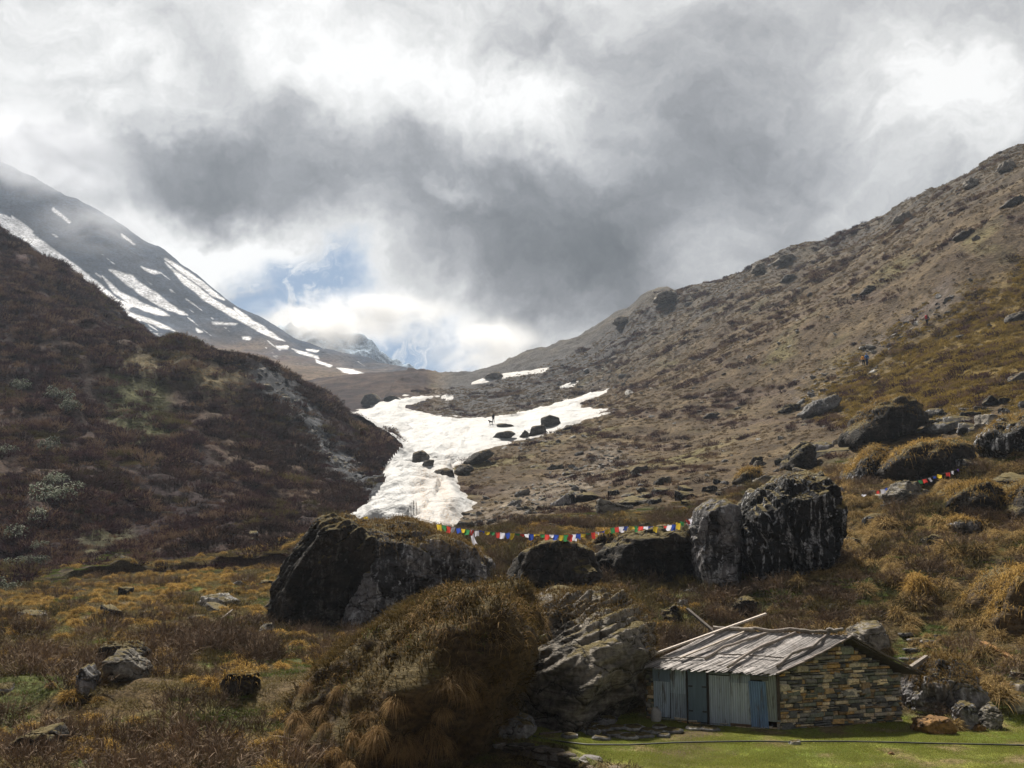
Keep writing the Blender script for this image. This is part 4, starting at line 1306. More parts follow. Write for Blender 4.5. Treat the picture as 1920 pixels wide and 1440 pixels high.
def instancer(name, pts, rotz, scale, idx, protos, label, cat, tilt=None, kind='stuff'):
    """uncountable cover: ONE object whose points carry copies of the plant kinds"""
    n = len(pts)
    me = bpy.data.meshes.new(name)
    me.vertices.add(n)
    me.vertices.foreach_set('co', np.asarray(pts, np.float32).ravel())
    rot = np.zeros((n, 3), np.float32)
    rot[:, 2] = rotz
    if tilt is not None:
        rot[:, :2] = tilt
    set_attr(me, 'rot', rot, 'FLOAT_VECTOR')
    sc_ = np.asarray(scale, np.float32)
    if sc_.ndim == 1:
        sc_ = np.repeat(sc_[:, None], 3, 1)
    set_attr(me, 'scl', sc_, 'FLOAT_VECTOR')
    a = me.attributes.new('pick', 'INT', 'POINT')
    a.data.foreach_set('value', np.asarray(idx, np.int32))
    col = bpy.data.collections.new(name + '_kinds')
    for k, (pm, pmat) in enumerate(protos):
        po = bpy.data.objects.new('%s_kind_%02d' % (name, k), pm)
        if not pm.materials:
            pm.materials.append(pmat)
        col.objects.link(po)
    ng = bpy.data.node_groups.new(name, 'GeometryNodeTree')
    ng.interface.new_socket('Geometry', in_out='INPUT', socket_type='NodeSocketGeometry')
    ng.interface.new_socket('Geometry', in_out='OUTPUT', socket_type='NodeSocketGeometry')
    N = ng.nodes.new
    gi, go = N('NodeGroupInput'), N('NodeGroupOutput')
    ci = N('GeometryNodeCollectionInfo')
    ci.inputs['Collection'].default_value = col
    ci.inputs['Separate Children'].default_value = True
    ci.inputs['Reset Children'].default_value = True
    ip = N('GeometryNodeInstanceOnPoints')
    ip.inputs['Pick Instance'].default_value = True

    def na(nm, typ):
        q = N('GeometryNodeInputNamedAttribute')
        q.data_type = typ
        q.inputs['Name'].default_value = nm
        return q.outputs['Attribute']
    er = N('FunctionNodeEulerToRotation')
    lk = ng.links.new
    lk(gi.outputs[0], ip.inputs['Points'])
    lk(ci.outputs[0], ip.inputs['Instance'])
    lk(na('pick', 'INT'), ip.inputs['Instance Index'])
    lk(na('rot', 'FLOAT_VECTOR'), er.inputs[0])
    lk(er.outputs[0], ip.inputs['Rotation'])
    lk(na('scl', 'FLOAT_VECTOR'), ip.inputs['Scale'])
    lk(ip.outputs[0], go.inputs[0])
    o = link(name, me)
    md = o.modifiers.new('scatter', 'NODES')
    md.node_group = ng
    tag(o, label, cat, None, kind)
    return o


def mat_mesh(me, m):
    me.materials.append(m)
    return me


rs = np.random.default_rng(99)
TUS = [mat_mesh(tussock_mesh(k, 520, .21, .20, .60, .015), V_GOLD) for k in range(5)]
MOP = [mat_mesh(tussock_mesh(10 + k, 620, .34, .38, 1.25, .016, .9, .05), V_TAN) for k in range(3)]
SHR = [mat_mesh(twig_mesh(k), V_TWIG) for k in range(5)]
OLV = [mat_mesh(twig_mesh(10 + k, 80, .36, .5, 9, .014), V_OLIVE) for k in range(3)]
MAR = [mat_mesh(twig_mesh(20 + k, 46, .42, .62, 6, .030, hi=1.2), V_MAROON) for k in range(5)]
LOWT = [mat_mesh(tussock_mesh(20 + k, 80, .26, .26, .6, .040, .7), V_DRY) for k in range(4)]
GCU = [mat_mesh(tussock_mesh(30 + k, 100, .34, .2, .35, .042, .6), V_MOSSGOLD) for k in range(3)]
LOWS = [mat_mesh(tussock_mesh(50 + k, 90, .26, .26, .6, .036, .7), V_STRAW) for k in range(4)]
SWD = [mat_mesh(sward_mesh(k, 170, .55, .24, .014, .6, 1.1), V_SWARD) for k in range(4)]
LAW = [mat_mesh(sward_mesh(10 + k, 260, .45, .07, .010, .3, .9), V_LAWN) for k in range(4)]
GRN = [mat_mesh(sward_mesh(20 + k, 170, .4, .16, .013, .5, 1.0), V_GREEN) for k in range(3)]
STN = [mat_mesh(stone_mesh(k), R_SLATE) for k in range(5)]
STO = [mat_mesh(stone_mesh(10 + k), R_PALE) for k in range(3)]
RHO = [mat_mesh(leafy_mesh(k), V_SILVER) for k in range(4)]


def pick(n, k, r=rs):
    return r.integers(0, k, n)


# ---- densities
def in_lawn(x, y):
    return sstep(-.25, .1, lawn_sd(x, y))


def meadow_dens(u, v, x, y):
    d = .38 + .25 * ((u < 700) & (v > 1190)) + 1.1 * sstep(-.05, .35, n2(x, y, 5.0, 3, 70))
    d = d + .8 * sstep(60, 20, np.abs(v - np.interp(u, [0, 200, 420, 530], [1150, 1115, 1085, 1075])) ) * (u < 560)
    d = d + .9 * ((u > 1560) & (v < 1250))
    return np.clip(d, 0, 1) * (1 - in_lawn(x, y)) * clear_of_hut(x, y)


# ---- tussocks of the rough ground: the largest ones one by one, the rest as cover
r1 = np.random.default_rng(41)
tx, ty, tz, tu, tv = sample(3200, (-40, 46), (20, 78), lambda u, v, x, y: meadow_dens(u, v, x, y) * (y / 78) ** .6, r1)
cell = {}
keep = []
for i in range(len(tx)):
    g = (int(tx[i] / .62), int(ty[i] / .62))
    if g in cell:
        continue
    cell[g] = 1
    keep.append(i)
tx, ty, tz, tu, tv = [q[keep] for q in (tx, ty, tz, tu, tv)]
tsc = r1.uniform(.6, 1.3, len(tx)) * (1 + .35 * ((tu > 1500)))
order = np.argsort(-tsc / ty)
vis = order[(tu[order] > -10) & (tu[order] < 1930) & (tv[order] < 1450)]
first = vis[:200]
rest = np.setdiff1d(np.arange(len(tx)), first)
ZONES = [  # (test, group, label)
    (lambda u, v: (u < 560) & (v < 1200), 'golden tussocks of the upper left meadow', 'golden dome shaped grass tussock on the upper left meadow below the dark hillside'),
    (lambda u, v: (u < 700), 'brown tussocks of the lower left meadow', 'brown drooping grass tussock among shrubs in the lower left meadow'),
    (lambda u, v: (u < 1330), 'tussocks between the boulders', 'straw brown grass tussock growing between the dark boulders near the flags'),
    (lambda u, v: (u > -1), 'straw tussocks of the rough slope', 'straw coloured grass tussock on the rough slope right of the huge boulder'),
]


def one(name, me, p, rz, sc_, label, cat, group):
    o = bpy.data.objects.new(name, me)
    o.location = p
    o.rotation_euler = (r1.uniform(-.12, .12), r1.uniform(-.12, .12), rz)
    o.scale = (sc_ * r1.uniform(.9, 1.15), sc_ * r1.uniform(.9, 1.15), sc_ * r1.uniform(.85, 1.1))
    COL.objects.link(o)
    tag(o, label, cat, group)
    return o


STR = [mat_mesh(tussock_mesh(40 + k, 520, .24, .30, .75, .016), V_TUSTRAW) for k in range(3)]
for i in first:
    for t, g, lab in ZONES:
        if t(tu[i], tv[i]):
            break
    one('tussock', TUS[r1.integers(5)] if tu[i] < 1330 else STR[r1.integers(3)], (tx[i], ty[i], tz[i] - .03), r1.uniform(0, 6.28), tsc[i], lab, 'grass tussock', g)
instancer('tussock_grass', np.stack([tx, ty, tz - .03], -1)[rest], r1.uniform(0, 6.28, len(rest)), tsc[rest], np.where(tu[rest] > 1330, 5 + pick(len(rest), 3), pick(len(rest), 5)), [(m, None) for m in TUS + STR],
          'many smaller golden tussocks spread over the rough meadow', 'grass')

# ---- hanging tussocks on the flank of the mound
mv, mn = mesh_vn(mound)
mo = np.array(mound.location)
MOPS = [(690, 1340), (735, 1325), (660, 1385), (600, 1330), (570, 1370), (555, 1415), (625, 1405), (720, 1375), (760, 1385), (800, 1360), (830, 1340), (585, 1290),
        (640, 1300), (700, 1400), (748, 1410), (540, 1400), (840, 1275), (868, 1300), (600, 1425), (655, 1430), (575, 1425), (780, 1410), (618, 1365), (560, 1345), (815, 1390), (870, 1265)]
wu, wv = proj(mv[:, 0] + mo[0], mv[:, 1] + mo[1], mv[:, 2] + mo[2])
for k, (u, v) in enumerate(MOPS):
    e = (wu - u) ** 2 + (wv - v) ** 2 + np.where(mn[:, 1] > .1, 1e6, 0)
    i = int(np.argmin(e))
    p = mo + mv[i]
    one('hanging_tussock', MOP[k % 3], p + np.array([0, -.05, -.05]), r1.uniform(0, 6.28), r1.uniform(.5, .95),
        'tan mop of long hanging grass on the lower flank of the shaggy mound', 'grass tussock', 'hanging tussocks on the mound')

# ---- bare brown shrubs
r2 = np.random.default_rng(43)


def shrub_dens(u, v, x, y):
    d = .15 + 1.0 * sstep(.0, .3, n2(x, y, 6.0, 3, 71)) + .15 * ((u < 640) & (v > 1180)) + .5 * ((u > 1330) & (u < 1760) & (v > 1040) & (v < 1180))
    d = d * (1 - .85 * ((u < 560) & (v < 1165))) * (1 - .35 * ((u > 1590) & (v < 1260)))
    d = d * (1 - ((u > 880) & (v > 1360)))
    return np.clip(d, 0, 1) * (1 - in_lawn(x, y)) * clear_of_hut(x, y)


sx, sy, sz_, su_, sv_ = sample(1050, (-40, 46), (20, 76), lambda u, v, x, y: shrub_dens(u, v, x, y) * (y / 76) ** .5, r2)
ssc = r2.uniform(.8, 1.7, len(sx))
order = np.argsort(-ssc / sy)
vis = order[(su_[order] > -10) & (su_[order] < 1930) & (sv_[order] < 1450)]
first = vis[:110]
rest = np.setdiff1d(np.arange(len(sx)), first)
SZ_ = [(lambda u: u < 700, 'bare shrubs of the left meadow', 'leafless brown twiggy shrub in the left meadow'),
       (lambda u: u < 1330, 'bare shrubs between the boulders', 'leafless brown twiggy shrub beside the dark boulders in the middle'),
       (lambda u: True, 'bare shrubs of the rough slope', 'leafless brown twiggy shrub on the rough slope above the hut')]
for i in first:
    for t, g, lab in SZ_:
        if t(su_[i]):
            break
    one('bare_shrub', SHR[r2.integers(5)], (sx[i], sy[i], sz_[i] - .03), r2.uniform(0, 6.28), ssc[i], lab, 'shrub', g)
instancer('shrubbery', np.stack([sx, sy, sz_ - .03], -1)[rest], r2.uniform(0, 6.28, len(rest)), ssc[rest], pick(len(rest), 8), [(m, None) for m in SHR + OLV],
          'low brown and olive scrub covering the rough ground', 'shrubs')

# ---- grass sward under it all
r3 = np.random.default_rng(44)
gx, gy, gz, gu_, gv_ = sample(16000, (-42, 48), (18, 80), lambda u, v, x, y: (1 - in_lawn(x, y)) * clear_of_hut(x, y) * (y / 80) ** .5, r3, rocks=False)
gk = n2(gx, gy, 4.5, 3, 24) > .16
gi = np.where(gk & (r3.random(len(gx)) < .75), 4 + pick(len(gx), 3, r3), pick(len(gx), 4, r3))
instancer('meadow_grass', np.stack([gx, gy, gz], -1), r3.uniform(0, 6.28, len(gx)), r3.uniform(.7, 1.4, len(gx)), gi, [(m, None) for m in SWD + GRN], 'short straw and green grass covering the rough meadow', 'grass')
lx, ly, lz, lu, lv = sample(4600, (-2, 24), (22, 36), lambda u, v, x, y: in_lawn(x, y) * clear_of_hut(x, y) * (1 - .9 * sstep(-.03, .22, n2(x, y, 1.4, 5, 40))), r3, rocks=False, vmax=1480)
instancer('lawn_grass', np.stack([lx, ly, lz], -1), r3.uniform(0, 6.28, len(lx)), r3.uniform(.6, 1.2, len(lx)) * np.clip(1 + .6 * n2(lx, ly, 1.2, 3, 77), .4, 1.5), pick(len(lx), 4, r3), [(m, None) for m in LAW],
          'short grazed green grass of the lawn in front of the hut', 'grass')

# ---- the dark hillside
r4 = np.random.default_rng(45)
hill_edge = lambda v: np.interp(v, [690, 840, 858, 876, 915, 937, 952, 972, 1000, 1060], [770, 765, 752, 722, 730, 712, 688, 668, 630, 550])


def hill_dens(u, v, x, y):
    d = sstep(70, 80, y) * (u < hill_edge(v) + 6) * (.22 + .78 * sstep(-.28, .05, n2(x, y, 7, 4, 72)))
    scr = sstep(6, 30, line_d(u, v, [(505, 712), (560, 770), (610, 835), (660, 890), (715, 925)]))
    return d * (.06 + .94 * scr)


hx, hy, hz_, hu, hv = sample(13000, (-112, -4), (68, 215), hill_dens, r4)
hs = r4.uniform(.8, 1.7, len(hx)) * (.55 + 1.5 * np.clip(n2(hx, hy, 4.2, 3, 81) + .3, 0, 1)) * (.8 + .3 * sstep(70, 160, hy)) * (.55 + .45 * sstep(0, 60, hill_edge(hv) - hu))
hidx = pick(len(hx), 5, r4)
HGR = [mat_mesh(sward_mesh(30 + k, 120, .5, .3, .035, .5, 1.0), V_HGREEN) for k in range(3)]
BRN = [mat_mesh(twig_mesh(30 + k, 46, .42, .55, 6, .030, hi=1.2), V_BRUSH) for k in range(3)]
br = (n2(hx, hy, 16, 4, 75) + (hu - 420) / 900 + .05 > 0) & (r4.random(len(hx)) < .75)
hidx = np.where(br, 12 + pick(len(hx), 3, r4), hidx)
ol = (n2(hx, hy, 12, 3, 73) > .16) & (r4.random(len(hx)) < .35)
hidx = np.where(ol, 5 + pick(len(hx), 3, r4), hidx)
stw = zone(hu, hv, [(200, 655), (330, 658), (470, 695), (440, 760), (380, 740), (330, 700), (240, 690)], 20) > r4.random(len(hx)) * 1.1
hidx = np.where(stw, 8 + pick(len(hx), 4, r4), hidx)
grp_ = zone(hu, hv, [(200, 700), (300, 715), (335, 820), (250, 835), (185, 775)], 16) > r4.random(len(hx)) * 1.2
hidx = np.where(grp_, 15 + pick(len(hx), 3, r4), hidx)
hs = np.where(stw | grp_, hs * .75, hs)
instancer('hillside_shrubs', np.stack([hx, hy, hz_ - .1], -1), r4.uniform(0, 6.28, len(hx)), hs, hidx, [(m, None) for m in MAR + OLV + LOWS + BRN + HGR], 'dense maroon and brown dwarf shrubs clothing the dark hillside', 'shrubs')
BUSH = [(34, 722, 1.3, 'silver grey'), (108, 742, 1.3, 'silver grey'), (132, 762, 1.3, 'silver grey'), (82, 836, 1.5, 'bright silver'), (108, 900, 1.3, 'dull green'), (108, 935, 2.0, 'bright silver'),
        (72, 970, 1.8, 'yellow green'), (32, 1000, 1.9, 'bright silver'), (72, 1024, 1.1, 'silver grey'), (40, 1056, 1.2, 'yellow green'), (78, 1052, 1.2, 'dull green'), (26, 1100, 1.5, 'silver grey'), (18, 846, 1.2, 'dull grey')]
NTH = ['topmost evergreen bush of the hillside, alone at the far left', 'left one of the touching pair of silvery bushes high on the hillside', 'right one of the touching pair of silvery bushes high on the hillside',
       'round silvery bush alone in the middle height of the hillside', 'small dull green bush just above the widest silvery bush', 'widest silvery white bush on the dark hillside', 'broad yellow green bush below the widest silvery bush',
       'bright silvery bush at the left edge of the picture', 'small flat silvery bush right of the bright one', 'left one of two yellow green bushes near the hillside foot', 'right one of two green bushes near the hillside foot',
       'lowest silvery bush at the left edge above the tussocks', 'dull grey bush cut by the left edge halfway up']
for k, ((u, v, s, tone), lab) in enumerate(zip(BUSH, NTH)):
    p = at_ground(u, v + 8)
    one('evergreen_bush', RHO[k % 4], p, r4.uniform(0, 6.28), s * 1.25 * p[1] / 120, lab, 'bush', 'evergreen bushes on the dark hillside')

# ---- the right-hand slope: small dry tufts, cushions and stones
r5 = np.random.default_rng(46)
right = lambda u, v: u > hill_edge(v) + 4
off_snow = lambda u, v: sstep(4, -2, np.maximum(poly_sd(u, v, SNOW), poly_sd(u, v, SNOW2)))


def slope_dens(u, v, x, y):
    d = right(u, v) * off_snow(u, v) * (.3 + .7 * sstep(-.25, .25, n2(x, y, 5, 4, 74)))
    scr = line_d(u, v, [(1780, 560), (1700, 622), (1630, 678), (1560, 720), (1510, 745)])
    d = d * (.15 + .85 * sstep(8, 40, scr))
    return np.clip(d, 0, 1) * (y / 340) ** .35


px_, py_, pz_, pu, pv = sample(26000, (-50, 150), (66, 340), slope_dens, r5)
ps = r5.uniform(.45, 1.2, len(px_)) * (.9 + .5 * sstep(90, 250, py_))
pi_ = pick(len(px_), 4, r5)
mr = (n2(px_ + py_ * .4, py_ * .25, 5.0, 4, 23) > .12) & (r5.random(len(px_)) < .6)
pi_ = np.where(mr, 4 + pick(len(px_), 5, r5), pi_)
gold = zone(pu, pv, [(1540, 745), (1700, 640), (1830, 570), (1940, 510), (2100, 430), (2100, 700), (1930, 735), (1750, 760), (1600, 765)], 16) > r5.random(len(px_)) * 1.05
pi_ = np.where(gold, 9 + pick(len(px_), 3, r5), pi_)
instancer('slope_tufts', np.stack([px_, py_, pz_ - .06], -1), r5.uniform(0, 6.28, len(px_)), ps, pi_, [(m, None) for m in LOWT + MAR + GCU], 'dry tufts, dwarf shrubs and golden cushions dotting the mountain slope', 'grass')


GZ_ = [(1540, 745), (1700, 640), (1830, 570), (1940, 510), (2100, 430), (2100, 700), (1930, 735), (1750, 760), (1600, 765)]
kx, ky_, kz_, ku, kv = sample(7000, (30, 100), (80, 175), lambda u, v, x, y: zone(u, v, GZ_, 60) * (.12 + .88 * sstep(-.12, .12, n2(x, y, 3.5, 4, 79))), r5)
instancer('golden_cushions', np.stack([kx, ky_, kz_ - .05], -1), r5.uniform(0, 6.28, len(kx)), r5.uniform(.7, 1.6, len(kx)), np.where(r5.random(len(kx)) < .06, 3 + pick(len(kx), 5, r5), pick(len(kx), 3, r5)), [(m, None) for m in GCU + MAR],
          'dense golden moss cushions on the upper right slope', 'moss')


def scree_dens(u, v, x, y):
    a_ = sstep(44, 6, line_d(u, v, [(1780, 560), (1700, 622), (1630, 678), (1560, 720), (1510, 745)]) + n2(x, y, 6, 4, 20) * 34)
    c_ = sstep(34, 6, line_d(u, v, [(505, 712), (560, 770), (610, 835), (660, 890), (715, 925)]) + n2(x, y, 6, 4, 20) * 20)
    e_ = sstep(40, 8, line_d(u, v, [(1150, 860), (1020, 930), (940, 962), (870, 985)]) + n2(x, y, 6, 4, 20) * 30)
    f_ = sstep(70, 10, line_d(u, v, [(1150, 700), (1050, 760), (1000, 800)])) * .6
    g_ = (right(u, v) & (u > 900)) * .035
    return np.clip(a_ * .45 + c_ + e_ * .7 + f_ * .5 + g_, 0, 1) * off_snow(u, v)


qx, qy, qz, qu, qv = sample(3600, (-60, 110), (70, 330), scree_dens, r5, rocks=False)
qs = np.exp(r5.normal(size=len(qx)) * .5) * .6 * (.7 + .4 * sstep(80, 200, qy))
instancer('scree', np.stack([qx, qy, qz], -1), r5.uniform(0, 6.28, len(qx)), qs, np.where(r5.random(len(qx)) < .28, 5 + pick(len(qx), 3, r5), pick(len(qx), 5, r5)), [(m, None) for m in STN + STO],
          'loose grey stones in scree runs on both slopes', 'stones', tilt=r5.normal(size=(len(qx), 2)) * .35)


# ---- smaller rocks breaking through the grass, each its own
r6 = np.random.default_rng(47)


def block_mesh(k):
    r = np.random.default_rng(1500 + k)
    dirs, f = ico(4)
    pl = [(n, h) for n, h in zip(np.vstack([np.eye(3), -np.eye(3)]), (.62, .5, .34, .62, .5, .34))]
    for _ in range(9):
        n = r.normal(size=3)
        n /= np.linalg.norm(n)
        pl.append((n, r.uniform(.34, .55)))
    v = dirs * plane_radius(dirs, pl, 40)[:, None]
    return mesh_np('rock', rough_up(v, dirs, .5, k + 3.0, .10, .05, .5), f)


BLK = [mat_mesh(block_mesh(k), (R_BLACKB, R_GREY, R_GREYBLK, R_BLACKB, R_OUT, R_BLACK)[k]) for k in range(6)]
bx_, by_, bz_, bu, bv = sample(210, (-36, 56), (24, 98), lambda u, v, x, y: ((u > 960) * 1.0 + (u < 560) * .28) * (1 - in_lawn(x, y)) * clear_of_hut(x, y) * (y / 84) ** .5 * (v < 1330) * (.45 + .55 * (v < 960)), r6)
for i in range(len(bx_)):
    o = bpy.data.objects.new('rock', BLK[r6.integers(6)])
    s_ = float(np.clip(np.exp(r6.normal() * .45) * (.7 if bv[i] > 960 or bu[i] < 1000 else 1.05), .3, 1.9 if bu[i] > 1000 else .95))
    o.location = (bx_[i], by_[i], bz_[i] - .02 * s_)
    o.rotation_euler = (r6.uniform(-.3, .3), r6.uniform(-.3, .3), r6.uniform(0, 6.28))
    o.scale = (s_ * r6.uniform(.8, 1.4), s_ * r6.uniform(.7, 1.1), s_ * r6.uniform(.7, 1.3))
    COL.objects.link(o)
    if bu[i] < 700:
        tag(o, 'small rough rock half hidden in the grass of the left meadow', 'rock', 'small rocks of the left meadow')
    elif bu[i] < 1400:
        tag(o, 'rough rock half hidden in grass between the boulders and the khaki slope', 'rock', 'small rocks between the boulders')
    else:
        tag(o, 'rough rock half hidden in straw grass on the rough slope', 'rock', 'small rocks of the rough slope')
# ------------------------------------------------------------------ stone hut
def attr_material(name, fine=30, rough=.85, bump_d=.01, spec=.2, var=.5, metal=0.0, stain=None, strength=.6, stretch=(1, 1, 1)):
    m, b, fin, _ = material(name)
    pos = b.n('ShaderNodeNewGeometry', out=0)
    c = b.attr('col')
    sp = b.vmath('MULTIPLY', pos, stretch)
    nz = b.noise(sp, fine, 5, .65)
    c = b.mix(1.0, c, b.ramp(nz, .25, .75, 1 - var, 1 + var), 'MULTIPLY')
    if stain:
        s = b.noise(b.vmath('MULTIPLY', pos, stain[1]), stain[2], 5, .65)
        c = b.mix(b.ramp(s, stain[3], stain[3] + .13, 0, stain[4]), c, stain[0])
    return fin(c, rough, b.bump(nz, strength, bump_d), spec, metal)


H_STONE = attr_material('gable_stones', 16, .9, .012, .2, .45)
H_WOOD = attr_material('weathered_wood', 14, .85, .01, .2, .4, stretch=(1, 1, 1))
H_ROOF = attr_material('split_bamboo', 9, .8, .012, .25, .35, stain=((.10, .075, .06), (1, 1, 1), 1.3, .56, .6))
H_TIN = attr_material('galvanised_tin', 4, .5, .003, .4, .18, metal=.35, stain=((.075, .060, .050), (2.2, 2.2, .35), 2.6, .52, .75), stretch=(3, 3, .4))
H_DARK = material('dark_interior')[2]((.012, .010, .009), .95)
H_CORE = material('mud_core')[2]((.022, .018, .014), .95)

hN = on_level(1463, 1369)
hFL = P(1226, 1342, 32.9)
hFL[2] = 0
hGR = P(1692, 1345, 32.6)
hGR[2] = 0
eS, eT = hFL - hN, hGR - hN
LS, LT = np.linalg.norm(eS), np.linalg.norm(eT)
zE = float(P(1463, 1261, hN[1])[2])
hM = hN + eT * .5
zR = float(P(1577, 1197, hM[1])[2])
zB = float(P(1692, 1262, hGR[1])[2])
nF = np.array([eS[1], -eS[0], 0]) / LS
nF = nF if nF[1] < 0 else -nF            # outward normal of the tin front
nG = np.array([eT[1], -eT[0], 0]) / LT
nG = nG if nG[0] > 0 else -nG            # outward normal of the gable
hut = empty('stone_hut', tuple(hN))
tag(hut, 'low stone hut with corrugated tin front, blue grey door and split bamboo roof', 'hut')


def H(s, t, z, off=(0, 0, 0)):
    """hut coordinates (metres from the hut's origin): s along the front, t into the hut"""
    return tuple(eS * s + eT * t + np.array([0, 0, z]) + np.array(off))


def s_of(u):
    return (1463 - u) / (1463 - 1226)


PAL = [((.070, .072, .072), .19), ((.15, .147, .140), .22), ((.105, .115, .095), .14), ((.29, .19, .085), .09), ((.40, .33, .23), .17), ((.20, .145, .085), .12), ((.30, .27, .22), .07)]


def stone_col(r):
    k = r.choice(len(PAL), p=np.array([p[1] for p in PAL]) / sum(p[1] for p in PAL))
    c = np.array(PAL[k][0]) * r.uniform(1.0, 2.0) * (1.02, 1.0, .96)
    return tuple(c)


def stone_face(mb, org, ax, up, out, w, topf, r, rowh=(.045, .135), lens=(.08, .40), depth=.12, z0=-.12, botf=None, pal=stone_col):
    """irregular courses of stones filling 0..w along ax up to topf(x)"""
    z = z0
    zmax = max(topf(x) for x in np.linspace(0, w, 30))
    while z < zmax:
        h = r.uniform(*rowh)
        x = r.uniform(-.1, 0)
        while x < w:
            l = r.uniform(*lens) * (1.2 if h > .09 else 1)
            a_, b_ = max(x, 0), min(x + l, w)
            zt = min(z + h * r.uniform(.9, 1.05), topf((a_ + b_) / 2))
            zb = z + r.uniform(-.008, .008)
            if b_ - a_ > .035 and zt - zb > .02:
                g = .008
                pr = r.uniform(0, .075)
                j = lambda k: r.uniform(-k, k)
                A = [(a_ + g + j(.01), zb + g + j(.006)), (b_ - g + j(.01), zb + g + j(.006)), (b_ - g + j(.018), zt - g + j(.012)), (a_ + g + j(.018), zt - g + j(.012))]
                ch = min(.030, .30 * (zt - zb))
                cx, cz = (a_ + b_) / 2, (zb + zt) / 2
                B = [(px_ + math.copysign(ch * r.uniform(.6, 1.8), cx - px_), pz + math.copysign(ch * r.uniform(.5, 1.2), cz - pz)) for px_, pz in A]
                pts = [org + ax * p[0] + up * p[1] - out * depth for p in A] + [org + ax * p[0] + up * p[1] + out * (pr * .55) for p in A] + [org + ax * p[0] + up * p[1] + out * (pr + .012 + j(.006)) for p in B]
                f = [(0, 1, 5, 4), (1, 2, 6, 5), (2, 3, 7, 6), (3, 0, 4, 7), (4, 5, 9, 8), (5, 6, 10, 9), (6, 7, 11, 10), (7, 4, 8, 11), (8, 9, 10, 11)]
                if np.dot(np.cross(ax, up), out) < 0:
                    f = [tuple(reversed(q)) for q in f]
                mb.add(pts, f, pal(r))
            x += l
        z += h


rh = np.random.default_rng(77)
UPV = np.array([0, 0, 1.0])


def gable_top(x):
    t = x / LT
    return (zE + (zR - zE) * t * 2 if t < .5 else zR + (zB - zR) * (t - .5) * 2) - .05


mb = MB()
O0 = np.zeros(3)
stone_face(mb, O0, eT / LT, UPV, nG, LT, gable_top, rh)
for _ in range(46):       # larger stones breaking the courses
    t_ = rh.uniform(.03, .97)
    z_ = rh.uniform(.0, max(.1, gable_top(t_ * LT) - .22))
    ww, hh = rh.uniform(.22, .5), rh.uniform(.10, .21)
    a0_, b0_ = max(0, t_ * LT - ww / 2), min(LT, t_ * LT + ww / 2)
    j = lambda k: rh.uniform(-k, k)
    A = [(a0_ + j(.03), z_ + j(.02)), (b0_ + j(.03), z_ + j(.02)), (b0_ - abs(j(.07)), z_ + hh + j(.03)), (a0_ + abs(j(.07)), z_ + hh + j(.03))]
    cx_, cz_ = np.mean([p[0] for p in A]), np.mean([p[1] for p in A])
    B = [(p[0] + (cx_ - p[0]) * .16, p[1] + (cz_ - p[1]) * .22) for p in A]
    ax_, pr_ = eT / LT, rh.uniform(.06, .10)
    pts = [ax_ * p[0] + UPV * p[1] - nG * .1 for p in A] + [ax_ * p[0] + UPV * p[1] + nG * (pr_ - .03) for p in A] + [ax_ * p[0] + UPV * p[1] + nG * (pr_ + j(.01)) for p in B]
    f_ = [(0, 1, 5, 4), (1, 2, 6, 5), (2, 3, 7, 6), (3, 0, 4, 7), (4, 5, 9, 8), (5, 6, 10, 9), (6, 7, 11, 10), (7, 4, 8, 11), (8, 9, 10, 11)]
    if np.dot(np.cross(ax_, UPV), nG) < 0:
        f_ = [tuple(reversed(q)) for q in f_]
    mb.add(pts, f_, stone_col(rh))
gw = mb.build('gable_wall', H_STONE, hut)
# rubble core behind the face stones
core = MB()
k0 = -nG * .06
pts = [np.array(H(0, t, -.3)) + k0 for t in (0.01, .99)] + [np.array(H(0, .99, gable_top(.99 * LT) - .02)) + k0, np.array(H(0, .5, zR - .09)) + k0, np.array(H(0, .01, gable_top(.01 * LT) - .02)) + k0]
pb = [p - nG * .3 for p in pts]
core.add(pts + pb, [(0, 1, 2, 3, 4), (9, 8, 7, 6, 5), (0, 5, 6, 1), (1, 6, 7, 2), (2, 7, 8, 3), (3, 8, 9, 4), (4, 9, 5, 0)])
core.build('wall_core', H_CORE, hut)
# near corner pier and far left return of stone
mb = MB()
stone_face(mb, np.array(H(.0, 0, 0)) + nF * .0, eS / LS, UPV, nF, .10, lambda x: .30, rh, depth=.1)
stone_face(mb, np.array(H(1.0, 0, 0)), eS / LS, UPV, nF, .24, lambda x: zE - .10, rh, lens=(.10, .26), depth=.3)
mb.build('corner_stones', H_STONE, hut)
mb = MB()
stone_face(mb, np.array(H(.02, 0, 0)) + nF * .02, eS / LS, UPV, nF, LS * .96, lambda x: .10 + .03 * math.sin(x * 5) - .05 * (x < LS * .6), rh, rowh=(.07, .14), lens=(.12, .4), depth=.2, z0=-.18)
mb.build('plinth', H_STONE, hut)
# back and left walls (plain rubble) closing the hut
bk = MB()
for (a_, b_, z1) in ((( .04, .985), (.97, .985), zB - .08), ((.985, .03), (.985, .97), zE - .12)):
    p, q = np.array(H(*a_, 0)), np.array(H(*b_, 0))
    bk.beam(tuple(p + UPV * (z1 / 2 - .1)), tuple(q + UPV * (z1 / 2 - .1)), .25, z1 + .2, col=(.06, .055, .05))
bk.build('rear_wall', H_STONE, hut)
# near-black sheet behind the tin, standing in for the dark inside
dk = MB()
p, q = np.array(H(.02, 0, .0)) - nF * .07, np.array(H(.99, 0, .0)) - nF * .07
dk.hexa([tuple(x) for x in (p, q, q - nF * .02, p - nF * .02, p + UPV * (zE - .06), q + UPV * (zE - .06), q - nF * .02 + UPV * (zE - .06), p - nF * .02 + UPV * (zE - .06))])
dk.build('dark_backing', H_DARK, hut)


